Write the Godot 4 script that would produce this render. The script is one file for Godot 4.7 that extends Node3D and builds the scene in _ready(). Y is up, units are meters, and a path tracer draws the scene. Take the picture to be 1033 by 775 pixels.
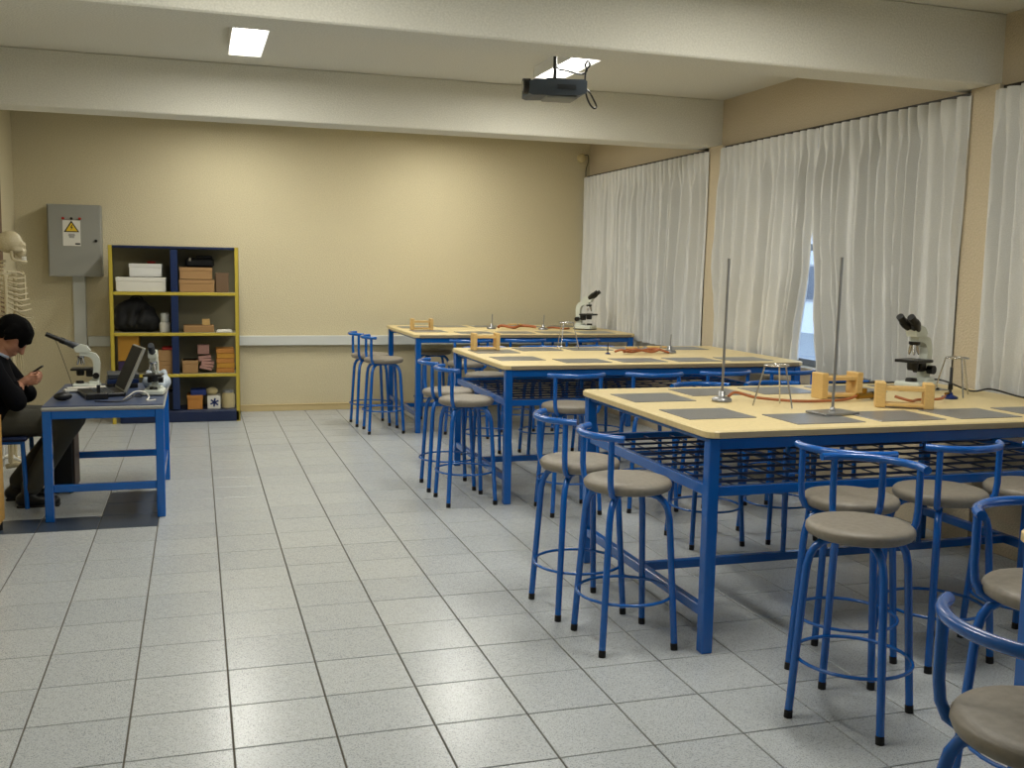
extends Node3D
# A school science laboratory: three rows of blue-framed benches, stools, curtains, a metal shelf and a seated person.

const TILE := 0.33296
const TILE_X := -0.5743
const TILE_Z := -3.572
const X_LEFT := -1.67
const X_RIGHT := 4.30
const Z_BACK := -10.95
const Z_FRONT := 1.7
const Y_CEIL := 3.0
const Y_BEAM := 2.612
const TOP := 0.93

var M := {}
var used := {}

# ---------------------------------------------------------------- mesh builder
class MB:
	var v := PackedVector3Array()
	var n := PackedVector3Array()

	func tri(a: Vector3, b: Vector3, c: Vector3, na: Vector3, nb: Vector3, nc: Vector3) -> void:
		if (b - a).cross(c - a).dot(na + nb + nc) > 0.0:
			v.append_array(PackedVector3Array([a, c, b]))
			n.append_array(PackedVector3Array([na, nc, nb]))
		else:
			v.append_array(PackedVector3Array([a, b, c]))
			n.append_array(PackedVector3Array([na, nb, nc]))

	func flat(a: Vector3, b: Vector3, c: Vector3, out: Vector3) -> void:
		var q := (b - a).cross(c - a)
		if q.length_squared() < 1e-16:
			return
		q = q.normalized()
		if q.dot(out) < 0.0:
			q = -q
		tri(a, b, c, q, q, q)

	func quad(a: Vector3, b: Vector3, c: Vector3, d: Vector3, out: Vector3) -> void:
		flat(a, b, c, out)
		flat(a, c, d, out)

	func box(c: Vector3, s: Vector3, bevel := 0.0, t := Transform3D()) -> MB:
		var h := s * 0.5
		var k := minf(bevel, minf(h.x, minf(h.y, h.z)) * 0.9)
		if k <= 0.0:
			for ax in 3:
				for sg in [-1.0, 1.0]:
					var nn := Vector3.ZERO
					nn[ax] = sg
					var u := (ax + 1) % 3
					var w := (ax + 2) % 3
					var p := []
					for q in [[-1, -1], [1, -1], [1, 1], [-1, 1]]:
						var e := Vector3.ZERO
						e[ax] = sg * h[ax]
						e[u] = q[0] * h[u]
						e[w] = q[1] * h[w]
						p.append(t * (c + e))
					quad(p[0], p[1], p[2], p[3], t.basis * nn)
			return self
		for ax in 3:
			var u := (ax + 1) % 3
			var w := (ax + 2) % 3
			for sg in [-1.0, 1.0]:
				var nn := Vector3.ZERO
				nn[ax] = sg
				var p := []
				for q in [[-1, -1], [1, -1], [1, 1], [-1, 1]]:
					var e := Vector3.ZERO
					e[ax] = sg * h[ax]
					e[u] = q[0] * (h[u] - k)
					e[w] = q[1] * (h[w] - k)
					p.append(t * (c + e))
				quad(p[0], p[1], p[2], p[3], t.basis * nn)
			for su in [-1.0, 1.0]:
				for sw in [-1.0, 1.0]:
					var nn := Vector3.ZERO
					nn[u] = su
					nn[w] = sw
					var p := []
					for q in [[-1, 0], [1, 0], [1, 1], [-1, 1]]:
						var e := Vector3.ZERO
						e[ax] = q[0] * (h[ax] - k)
						e[u] = su * (h[u] - (k if q[1] == 0 else 0.0))
						e[w] = sw * (h[w] - (0.0 if q[1] == 0 else k))
						p.append(t * (c + e))
					quad(p[0], p[1], p[2], p[3], t.basis * nn)
		for sx in [-1.0, 1.0]:
			for sy in [-1.0, 1.0]:
				for sz in [-1.0, 1.0]:
					var sg := Vector3(sx, sy, sz)
					flat(t * (c + sg * Vector3(h.x, h.y - k, h.z - k)), t * (c + sg * Vector3(h.x - k, h.y, h.z - k)), t * (c + sg * Vector3(h.x - k, h.y - k, h.z)), t.basis * sg)
		return self

	func tube(pts: Array, r, sides := 8, closed := false, caps := true) -> MB:
		var m := pts.size()
		var tang := []
		for i in m:
			var a: Vector3 = pts[(i - 1 + m) % m] if (closed or i > 0) else pts[0]
			var b: Vector3 = pts[(i + 1) % m] if (closed or i < m - 1) else pts[m - 1]
			tang.append((b - a).normalized())
		var up := Vector3.UP if absf(tang[0].y) < 0.9 else Vector3.RIGHT
		var side: Vector3 = tang[0].cross(up).normalized()
		var rings := []
		for i in m:
			if i > 0:
				side = (side - tang[i] * side.dot(tang[i])).normalized()
			var other: Vector3 = tang[i].cross(side)
			var rr: float = r[i] if r is Array else r
			var ring := []
			for j in sides:
				var a := TAU * j / sides
				var d: Vector3 = side * cos(a) + other * sin(a)
				ring.append([pts[i] + d * rr, d])
			rings.append(ring)
		for i in (m if closed else m - 1):
			var p: Array = rings[i]
			var q: Array = rings[(i + 1) % m]
			for j in sides:
				var k := (j + 1) % sides
				tri(p[j][0], p[k][0], q[k][0], p[j][1], p[k][1], q[k][1])
				tri(p[j][0], q[k][0], q[j][0], p[j][1], q[k][1], q[j][1])
		if caps and not closed:
			for e in [[0, -1.0], [m - 1, 1.0]]:
				var ring: Array = rings[e[0]]
				var nn: Vector3 = tang[e[0]] * e[1]
				for j in range(1, sides - 1):
					tri(ring[0][0], ring[j][0], ring[j + 1][0], nn, nn, nn)
		return self

	# profile: Vector2(radius, height) from one end to the other, turned round y
	func lathe(prof: Array, seg := 20, t := Transform3D()) -> MB:
		var m := prof.size()
		var nor := []
		for i in m:
			var a: Vector2 = prof[maxi(i - 1, 0)]
			var b: Vector2 = prof[mini(i + 1, m - 1)]
			var d := b - a
			nor.append(Vector2(d.y, -d.x).normalized())
		for i in m - 1:
			var sharp: bool = (prof[i + 1] - prof[i]).length() > 0.0
			if not sharp:
				continue
			var fd: Vector2 = prof[i + 1] - prof[i]
			var fn := Vector2(fd.y, -fd.x).normalized()
			var n0: Vector2 = nor[i] if nor[i].dot(fn) > 0.8 else fn
			var n1: Vector2 = nor[i + 1] if nor[i + 1].dot(fn) > 0.8 else fn
			for j in seg:
				var a0 := TAU * j / seg
				var a1 := TAU * (j + 1) / seg
				var d0 := Vector3(cos(a0), 0, sin(a0))
				var d1 := Vector3(cos(a1), 0, sin(a1))
				var p00: Vector3 = t * (d0 * prof[i].x + Vector3.UP * prof[i].y)
				var p01: Vector3 = t * (d1 * prof[i].x + Vector3.UP * prof[i].y)
				var p10: Vector3 = t * (d0 * prof[i + 1].x + Vector3.UP * prof[i + 1].y)
				var p11: Vector3 = t * (d1 * prof[i + 1].x + Vector3.UP * prof[i + 1].y)
				var m00 := (t.basis * (d0 * n0.x + Vector3.UP * n0.y)).normalized()
				var m01 := (t.basis * (d1 * n0.x + Vector3.UP * n0.y)).normalized()
				var m10 := (t.basis * (d0 * n1.x + Vector3.UP * n1.y)).normalized()
				var m11 := (t.basis * (d1 * n1.x + Vector3.UP * n1.y)).normalized()
				if prof[i].x > 1e-6:
					tri(p00, p01, p11, m00, m01, m11)
				if prof[i + 1].x > 1e-6:
					tri(p00, p11, p10, m00, m11, m10)
		return self

	func cyl(a: Vector3, b: Vector3, r: float, sides := 16) -> MB:
		return tube([a, b], r, sides)

	func ball(c: Vector3, r: Vector3, seg := 14, rings := 8, b := Basis()) -> MB:
		var prof := []
		for i in rings + 1:
			var a := -PI / 2 + PI * i / rings
			prof.append(Vector2(maxf(cos(a), 0.0), sin(a)))
		var t := Transform3D(b * Basis.from_scale(r), c)
		var m := prof.size()
		var inv := Vector3(1.0 / r.x, 1.0 / r.y, 1.0 / r.z)
		for i in m - 1:
			for j in seg:
				var q := []
				for e in [[i, j], [i, j + 1], [i + 1, j + 1], [i + 1, j]]:
					var a: float = TAU * e[1] / seg
					var d := Vector3(cos(a) * prof[e[0]].x, prof[e[0]].y, sin(a) * prof[e[0]].x)
					q.append([t * d, (b * (d * inv)).normalized()])
				if i > 0:
					tri(q[0][0], q[1][0], q[2][0], q[0][1], q[1][1], q[2][1])
				if i < m - 2 or i == 0:
					tri(q[0][0], q[2][0], q[3][0], q[0][1], q[2][1], q[3][1])
				elif i == m - 2:
					tri(q[0][0], q[2][0], q[3][0], q[0][1], q[2][1], q[3][1])
		return self

	# polygon in the x-y plane of t, given depth along z (centred)
	func prism(poly: PackedVector2Array, depth: float, t := Transform3D()) -> MB:
		var ix := Geometry2D.triangulate_polygon(poly)
		for s in [-1.0, 1.0]:
			var nn := t.basis * Vector3(0, 0, s)
			for k in range(0, ix.size(), 3):
				var p := []
				for e in 3:
					var q := poly[ix[k + e]]
					p.append(t * Vector3(q.x, q.y, s * depth * 0.5))
				flat(p[0], p[1], p[2], nn)
		var area := 0.0
		for i in poly.size():
			var a := poly[i]
			var b := poly[(i + 1) % poly.size()]
			area += a.x * b.y - b.x * a.y
		for i in poly.size():
			var a := poly[i]
			var b := poly[(i + 1) % poly.size()]
			var d := b - a
			var o := Vector3(d.y, -d.x, 0) * signf(area)
			quad(t * Vector3(a.x, a.y, -depth * 0.5), t * Vector3(b.x, b.y, -depth * 0.5), t * Vector3(b.x, b.y, depth * 0.5), t * Vector3(a.x, a.y, depth * 0.5), t.basis * o)
		return self

	func mesh() -> ArrayMesh:
		var a := []
		a.resize(Mesh.ARRAY_MAX)
		a[Mesh.ARRAY_VERTEX] = v
		a[Mesh.ARRAY_NORMAL] = n
		var m := ArrayMesh.new()
		m.add_surface_from_arrays(Mesh.PRIMITIVE_TRIANGLES, a)
		return m

# surface nets over a smooth union of tapered capsules; a bone is [from, to, radius, radius, cut?]
func field_mesh(mb: MB, bones: Array, cell: float, k: float) -> void:
	var lo := Vector3.INF
	var hi := -Vector3.INF
	for b in bones:
		if b.size() > 4:
			continue
		var r: float = maxf(b[2], b[3])
		lo = lo.min(b[0].min(b[1]) - Vector3.ONE * r)
		hi = hi.max(b[0].max(b[1]) + Vector3.ONE * r)
	lo -= Vector3.ONE * cell * 3.0
	hi += Vector3.ONE * cell * 3.0
	var nx := int((hi.x - lo.x) / cell) + 2
	var ny := int((hi.y - lo.y) / cell) + 2
	var nz := int((hi.z - lo.z) / cell) + 2
	var f := PackedFloat32Array()
	f.resize(nx * ny * nz)
	f.fill(1.0)
	for b in bones:
		var a: Vector3 = b[0]
		var ab: Vector3 = b[1] - a
		var l2: float = maxf(ab.length_squared(), 1e-9)
		var r0: float = b[2]
		var r1: float = b[3]
		var cut: bool = b.size() > 4
		var pad := Vector3.ONE * (maxf(r0, r1) + k + cell * 2.0)
		var p0: Vector3 = ((a.min(b[1]) - pad) - lo) / cell
		var p1: Vector3 = ((a.max(b[1]) + pad) - lo) / cell
		for iz in range(maxi(0, int(p0.z)), mini(nz, int(p1.z) + 2)):
			for iy in range(maxi(0, int(p0.y)), mini(ny, int(p1.y) + 2)):
				var row := (iz * ny + iy) * nx
				for ix in range(maxi(0, int(p0.x)), mini(nx, int(p1.x) + 2)):
					var p := lo + Vector3(ix, iy, iz) * cell - a
					var h := clampf(p.dot(ab) / l2, 0.0, 1.0)
					var d := (p - ab * h).length() - (r0 + (r1 - r0) * h)
					var o := f[row + ix]
					if cut:
						f[row + ix] = maxf(o, -d)
					else:
						var e := maxf(k - absf(o - d), 0.0) / k
						f[row + ix] = minf(o, d) - e * e * k * 0.25
	var at := PackedInt32Array()
	at.resize(nx * ny * nz)
	at.fill(-1)
	var vs := PackedVector3Array()
	var ns := PackedVector3Array()
	var sy := nx
	var sz := nx * ny
	for iz in nz - 1:
		for iy in ny - 1:
			for ix in nx - 1:
				var i := iz * sz + iy * sy + ix
				var c0 := f[i]
				var inside := 0
				var g := [f[i], f[i + 1], f[i + sy], f[i + sy + 1], f[i + sz], f[i + sz + 1], f[i + sz + sy], f[i + sz + sy + 1]]
				for q in 8:
					if g[q] < 0.0:
						inside += 1
				if inside == 0 or inside == 8:
					continue
				var sum := Vector3.ZERO
				var cnt := 0
				for e in [[0, 1], [2, 3], [4, 5], [6, 7], [0, 2], [1, 3], [4, 6], [5, 7], [0, 4], [1, 5], [2, 6], [3, 7]]:
					var u: float = g[e[0]]
					var w: float = g[e[1]]
					if (u < 0.0) != (w < 0.0):
						var t := u / (u - w)
						var pa := Vector3(e[0] & 1, (e[0] >> 1) & 1, e[0] >> 2)
						var pb := Vector3(e[1] & 1, (e[1] >> 1) & 1, e[1] >> 2)
						sum += pa.lerp(pb, t)
						cnt += 1
				at[i] = vs.size()
				vs.append(lo + (Vector3(ix, iy, iz) + sum / cnt) * cell)
				ns.append(Vector3(g[1] + g[3] + g[5] + g[7] - g[0] - g[2] - g[4] - g[6], g[2] + g[3] + g[6] + g[7] - g[0] - g[1] - g[4] - g[5], g[4] + g[5] + g[6] + g[7] - g[0] - g[1] - g[2] - g[3]).normalized())
	for iz in range(1, nz - 1):
		for iy in range(1, ny - 1):
			for ix in range(1, nx - 1):
				var i := iz * sz + iy * sy + ix
				var s := f[i] < 0.0
				for ax in 3:
					var step: int = [1, sy, sz][ax]
					if (f[i + step] < 0.0) == s:
						continue
					var du: int = [sy, sz, 1][ax]
					var dw: int = [sz, 1, sy][ax]
					var q := [at[i], at[i - du], at[i - du - dw], at[i - dw]]
					if q.min() < 0:
						continue
					mb.tri(vs[q[0]], vs[q[1]], vs[q[2]], ns[q[0]], ns[q[1]], ns[q[2]])
					mb.tri(vs[q[0]], vs[q[2]], vs[q[3]], ns[q[0]], ns[q[2]], ns[q[3]])

# ---------------------------------------------------------------- naming and tagging
func numbered(called: String) -> String:
	if not used.has(called):
		used[called] = 0
		return called
	used[called] += 1
	return "%s_%03d" % [called, used[called]]

func thing(called: String, label: String, category: String, at := Vector3.ZERO, turn := 0.0, group := "") -> Node3D:
	var o := Node3D.new()
	o.name = numbered(called)
	add_child(o)
	o.position = at
	o.rotation.y = turn
	tag(o, label, category, group)
	return o

func tag(o: Node, label: String, category: String, group := "") -> Node:
	o.set_meta("label", label)
	o.set_meta("category", category)
	if group:
		o.set_meta("group", group)
	return o

func part(called: String, mb, mat: Material, parent: Node, label := "") -> MeshInstance3D:
	var o := MeshInstance3D.new()
	o.name = called
	o.mesh = mb if mb is Mesh else mb.mesh()
	o.material_override = null
	o.set_surface_override_material(0, mat)
	parent.add_child(o, true)
	if label:
		o.set_meta("label", label)
	return o

func single(called: String, mb, mat: Material, label: String, category: String, group := "", at := Vector3.ZERO, turn := 0.0) -> MeshInstance3D:
	var o := part(numbered(called), mb, mat, self)
	o.position = at
	o.rotation.y = turn
	tag(o, label, category, group)
	return o

func struct(called: String, mb, mat: Material, label := "") -> MeshInstance3D:
	var o := part(called, mb, mat, self)
	o.set_meta("kind", "structure")
	if label:
		o.set_meta("label", label)
		o.set_meta("category", called.get_slice("_", 0))
	return o

# ---------------------------------------------------------------- materials
func mat(c: Color, rough := 0.6, metal := 0.0, spec := 0.5) -> StandardMaterial3D:
	var m := StandardMaterial3D.new()
	m.albedo_color = c
	m.roughness = rough
	m.metallic = metal
	m.metallic_specular = spec
	return m

func noise_tex(freq: float, lo: Color, hi: Color, sd: int, size := 512, octaves := 3) -> NoiseTexture2D:
	var f := FastNoiseLite.new()
	f.seed = sd
	f.frequency = freq
	f.fractal_octaves = octaves
	var t := NoiseTexture2D.new()
	t.width = size
	t.height = size
	t.seamless = true
	t.noise = f
	var g := Gradient.new()
	g.set_color(0, lo)
	g.set_color(1, hi)
	t.color_ramp = g
	return t

func bump_tex(freq: float, sd: int, strength: float, size := 512, octaves := 3) -> NoiseTexture2D:
	var f := FastNoiseLite.new()
	f.seed = sd
	f.frequency = freq
	f.fractal_octaves = octaves
	var t := NoiseTexture2D.new()
	t.width = size
	t.height = size
	t.seamless = true
	t.noise = f
	t.as_normal_map = true
	t.bump_strength = strength
	return t

func grain(m: StandardMaterial3D, tex: Texture2D, normal: Texture2D, scale: float, depth := 1.0) -> StandardMaterial3D:
	m.uv1_triplanar = true
	m.uv1_world_triplanar = true
	m.uv1_scale = Vector3.ONE * scale
	if tex:
		m.albedo_texture = tex
	if normal:
		m.normal_enabled = true
		m.normal_texture = normal
		m.normal_scale = depth
	return m

func speckle_tex(sd: int, chips: Array) -> ImageTexture:
	var r := RandomNumberGenerator.new()
	r.seed = sd
	var im := Image.create(512, 512, false, Image.FORMAT_RGB8)
	im.fill(Color(0.93, 0.93, 0.93))
	for i in 26000:
		var c: Color = chips[r.randi() % chips.size()]
		var s := 1 + r.randi() % 4
		im.fill_rect(Rect2i(r.randi() % 512, r.randi() % 512, s, 1 + r.randi() % 3), c)
	return ImageTexture.create_from_image(im)

func make_materials() -> void:
	var stucco := bump_tex(0.09, 3, 4.0)
	var stucco_c := noise_tex(0.11, Color(0.90, 0.90, 0.89), Color(1, 1, 1), 4)
	M.wall = grain(mat(Color(0.845, 0.80, 0.665), 0.75), stucco_c, stucco, 1.3, 0.5)
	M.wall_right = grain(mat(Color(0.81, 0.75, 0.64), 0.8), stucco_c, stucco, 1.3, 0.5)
	M.ceiling = grain(mat(Color(0.92, 0.91, 0.865), 0.85), stucco_c, stucco, 1.3, 0.3)
	M.grout = mat(Color(0.36, 0.34, 0.30), 0.9)
	var chips := [Color(0.62, 0.63, 0.63), Color(0.75, 0.75, 0.74), Color(1, 1, 1), Color(0.98, 0.97, 0.95), Color(0.84, 0.84, 0.82), Color(1, 1, 1)]
	var sp := speckle_tex(7, chips)
	M.tiles = []
	for c in [Color(0.765, 0.785, 0.80), Color(0.752, 0.773, 0.79), Color(0.774, 0.793, 0.806), Color(0.758, 0.778, 0.794)]:
		M.tiles.append(grain(mat(c, 0.26, 0.0, 0.42), sp, null, 2.2))
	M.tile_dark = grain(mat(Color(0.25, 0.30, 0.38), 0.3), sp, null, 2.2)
	M.skirt = mat(Color(0.79, 0.71, 0.52), 0.5)
	M.trunk = mat(Color(0.80, 0.81, 0.79), 0.4)
	M.blue = mat(Color(0.0, 0.355, 0.69), 0.24)
	M.blue.clearcoat_enabled = true
	M.blue.clearcoat = 0.3
	M.blue.clearcoat_roughness = 0.15
	M.navy = mat(Color(0.03, 0.11, 0.26), 0.4)
	M.rubber = mat(Color(0.03, 0.03, 0.035), 0.7)
	M.vinyl = grain(mat(Color(0.54, 0.51, 0.46), 0.5), noise_tex(0.02, Color(0.88, 0.88, 0.88), Color(1, 1, 1), 11), bump_tex(0.15, 12, 2.0), 3.0, 0.3)
	M.laminate = grain(mat(Color(0.88, 0.80, 0.60), 0.42), noise_tex(0.03, Color(0.94, 0.94, 0.93), Color(1, 1, 1), 15), null, 2.0)
	M.inlay = grain(mat(Color(0.48, 0.48, 0.48), 0.3), sp, null, 3.0)
	M.edge_shade = mat(Color(0.60, 0.55, 0.45), 0.5)  # laminate rim with the dimmer light of front and back put into the colour
	M.wire = mat(Color(0.04, 0.16, 0.34), 0.4)
	M.white_metal = mat(Color(0.86, 0.86, 0.84), 0.5)
	M.chrome = mat(Color(0.78, 0.78, 0.78), 0.22, 1.0)
	M.steel = mat(Color(0.60, 0.60, 0.60), 0.35, 0.8)
	M.black = mat(Color(0.022, 0.024, 0.03), 0.38)
	M.black_matt = mat(Color(0.025, 0.026, 0.03), 0.75)
	M.dark_grey = mat(Color(0.17, 0.19, 0.22), 0.45)
	M.grey_box = mat(Color(0.56, 0.56, 0.53), 0.5)
	M.projector = mat(Color(0.27, 0.31, 0.36), 0.45)
	M.mic_white = mat(Color(0.80, 0.82, 0.78), 0.3)
	M.brass = mat(Color(0.62, 0.48, 0.20), 0.35, 0.9)
	M.pine = grain(mat(Color(0.88, 0.74, 0.48), 0.55), noise_tex(0.02, Color(0.88, 0.86, 0.82), Color(1, 1, 1), 21), null, 6.0)
	M.pine.uv1_scale = Vector3(3, 14, 14)
	M.rubber_tube = mat(Color(0.62, 0.36, 0.20), 0.5)
	M.yellow = mat(Color(0.72, 0.64, 0.22), 0.4)
	M.shelf_back = mat(Color(0.52, 0.50, 0.40), 0.7)
	M.curtain = grain(mat(Color(0.86, 0.86, 0.85), 0.95, 0.0, 0.2), noise_tex(0.05, Color(0.93, 0.93, 0.92), Color(1, 1, 1), 31), bump_tex(0.2, 32, 2.0), 4.0, 0.25)
	M.curtain.backlight_enabled = true
	M.curtain.backlight = Color(0.07, 0.075, 0.085)
	M.rail = mat(Color(0.16, 0.13, 0.10), 0.5)
	M.glass = mat(Color(0.9, 0.95, 1.0, 0.1), 0.02)
	M.glass.transparency = BaseMaterial3D.TRANSPARENCY_ALPHA
	M.alu = mat(Color(0.62, 0.63, 0.64), 0.4, 0.6)
	M.tube_light = mat(Color(0.95, 0.95, 0.95), 0.5)
	M.tube_light.emission_enabled = true
	M.tube_light.emission = Color(1.0, 0.985, 0.95)
	M.tube_light.emission_energy_multiplier = 5.0
	M.reflector = mat(Color(0.95, 0.95, 0.94), 0.3)
	M.bone = grain(mat(Color(0.80, 0.755, 0.63), 0.5), noise_tex(0.03, Color(0.85, 0.83, 0.78), Color(1, 1, 1), 41), null, 6.0)
	M.skin = mat(Color(0.66, 0.47, 0.37), 0.5)
	M.hair = grain(mat(Color(0.02, 0.018, 0.02), 0.8, 0.0, 0.2), null, bump_tex(0.12, 53, 6.0), 6.0, 1.0)
	M.jacket = grain(mat(Color(0.05, 0.052, 0.065), 0.95, 0.0, 0.2), null, bump_tex(0.03, 51, 3.0), 4.0, 0.5)
	M.trousers = grain(mat(Color(0.25, 0.245, 0.21), 0.9), null, bump_tex(0.03, 52, 3.0), 4.0, 0.5)
	M.shirt = mat(Color(0.62, 0.66, 0.72), 0.8)
	M.desk_wood = grain(mat(Color(0.80, 0.62, 0.30), 0.45), noise_tex(0.015, Color(0.85, 0.82, 0.75), Color(1, 1, 1), 61), null, 4.0)
	M.table_top = mat(Color(0.26, 0.31, 0.43), 0.3)
	M.table_edge = mat(Color(0.62, 0.62, 0.60), 0.4)
	M.tower = mat(Color(0.05, 0.065, 0.055), 0.5)
	M.brown = mat(Color(0.24, 0.15, 0.11), 0.6)
	M.plaster_out = mat(Color(0.86, 0.87, 0.88), 0.9)
	M.window_out = mat(Color(0.22, 0.26, 0.32), 0.2)
	M.ground_out = mat(Color(0.52, 0.53, 0.52), 0.9)
	M.paper = mat(Color(0.84, 0.83, 0.79), 0.8)
	M.sign_yellow = mat(Color(0.86, 0.72, 0.16), 0.6)
	M.print_grey = mat(Color(0.42, 0.42, 0.42), 0.7)
	M.cardboard = mat(Color(0.62, 0.48, 0.31), 0.8)
	M.cardboard_dark = mat(Color(0.42, 0.33, 0.24), 0.8)
	M.mustard = mat(Color(0.72, 0.52, 0.16), 0.7)
	M.ochre = mat(Color(0.70, 0.47, 0.20), 0.7)
	M.red = mat(Color(0.62, 0.12, 0.08), 0.6)
	M.purple = mat(Color(0.20, 0.13, 0.28), 0.6)
	M.pink = mat(Color(0.66, 0.50, 0.46), 0.8)
	M.plastic_blue = mat(Color(0.05, 0.16, 0.42), 0.4)
	M.clear_bag = mat(Color(0.70, 0.74, 0.78), 0.25)
	M.cream = mat(Color(0.80, 0.74, 0.56), 0.6)
	M.plastic_navy = mat(Color(0.03, 0.13, 0.30), 0.35)
	M.shelf_side = mat(Color(0.30, 0.30, 0.20), 0.6)

# ---------------------------------------------------------------- helpers for shapes
func V(x: float, y: float, z: float) -> Vector3:
	return Vector3(x, y, z)

func smooth(pts: Array, per := 6, closed := false) -> Array:
	var out := []
	var m := pts.size()
	for i in (m if closed else m - 1):
		var a: Vector3 = pts[(i - 1 + m) % m] if (closed or i > 0) else pts[0]
		var b: Vector3 = pts[i]
		var c: Vector3 = pts[(i + 1) % m]
		var d: Vector3 = pts[(i + 2) % m] if (closed or i + 2 < m) else pts[m - 1]
		for k in per:
			out.append(b.cubic_interpolate(c, a, d, float(k) / per))
	if not closed:
		out.append(pts[m - 1])
	return out

func ring_pts(c: Vector3, r: float, nseg: int, from := 0.0, to := TAU) -> Array:
	var out := []
	var full := absf(to - from - TAU) < 0.001
	for i in (nseg if full else nseg + 1):
		var a := from + (to - from) * i / nseg
		out.append(c + Vector3(cos(a) * r, 0, sin(a) * r))
	return out

func bxm(c: Vector3, s: Vector3, bevel := 0.0) -> MB:
	return MB.new().box(c, s, bevel)

# ---------------------------------------------------------------- the room
func build_floor() -> void:
	var cx := (X_LEFT + X_RIGHT) / 2
	var cz := (Z_BACK + Z_FRONT) / 2
	var fl := struct("floor", bxm(V(cx, -0.06, cz), V(X_RIGHT - X_LEFT + 0.5, 0.108, Z_FRONT - Z_BACK + 0.5)), M.grout, "light grey speckled ceramic tile floor")
	var gap := 0.006
	var full := bxm(V(0, -0.006, 0), V(TILE - gap, 0.012, TILE - gap), 0.0018)
	var full_mesh := full.mesh()
	var cam: Camera3D = get_node("camera")
	var inv := cam.transform.affine_inverse()
	var foc := 387.5 / tan(deg_to_rad(cam.fov) / 2)
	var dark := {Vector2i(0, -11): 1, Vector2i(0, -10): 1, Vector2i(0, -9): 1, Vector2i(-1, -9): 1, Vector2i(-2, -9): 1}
	var near := []
	var rest := []
	for c in range(-4, 16):
		for r in range(-23, 17):
			var x0 := maxf(TILE_X + c * TILE, X_LEFT)
			var x1 := minf(TILE_X + (c + 1) * TILE, X_RIGHT)
			var z0 := maxf(TILE_Z + r * TILE, Z_BACK)
			var z1 := minf(TILE_Z + (r + 1) * TILE, Z_FRONT)
			if x1 - x0 < 0.02 or z1 - z0 < 0.02:
				continue
			var p := inv * V((x0 + x1) / 2, 0, (z0 + z1) / 2)
			var seen := false
			if p.z < -0.5:
				var sx := foc * p.x / -p.z
				var sy := foc * p.y / -p.z
				seen = absf(sx) < 560 and absf(sy) < 440
			var whole := (x1 - x0) > TILE - 0.01 and (z1 - z0) > TILE - 0.01
			var e := [p.length() + (0.0 if seen else 100.0), x0, x1, z0, z1, Vector2i(c, r), whole]
			if dark.has(Vector2i(c, r)):
				e[0] = -1.0
			near.append(e)
	near.sort_custom(func(a, b): return a[0] < b[0])
	var rng := RandomNumberGenerator.new()
	rng.seed = 5
	var field := MB.new()
	for i in near.size():
		var e: Array = near[i]
		var c := V((e[1] + e[2]) / 2, 0, (e[3] + e[4]) / 2)
		if i < 300 and e[0] < 100.0:
			var me = full_mesh if e[6] else bxm(V(0, -0.006, 0), V(e[2] - e[1] - gap, 0.012, e[4] - e[3] - gap), 0.0018).mesh()
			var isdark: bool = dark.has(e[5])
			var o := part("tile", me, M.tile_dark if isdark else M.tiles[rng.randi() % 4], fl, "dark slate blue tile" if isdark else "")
			o.position = c + V(0, rng.randf_range(-0.0006, 0.0), 0)
		else:
			field.box(c + V(0, -0.006, 0), V(e[2] - e[1] - gap, 0.012, e[4] - e[3] - gap))
	var fo := part("tile_field", field, M.tiles[0], fl)
	fo.set_meta("kind", "stuff")

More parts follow.
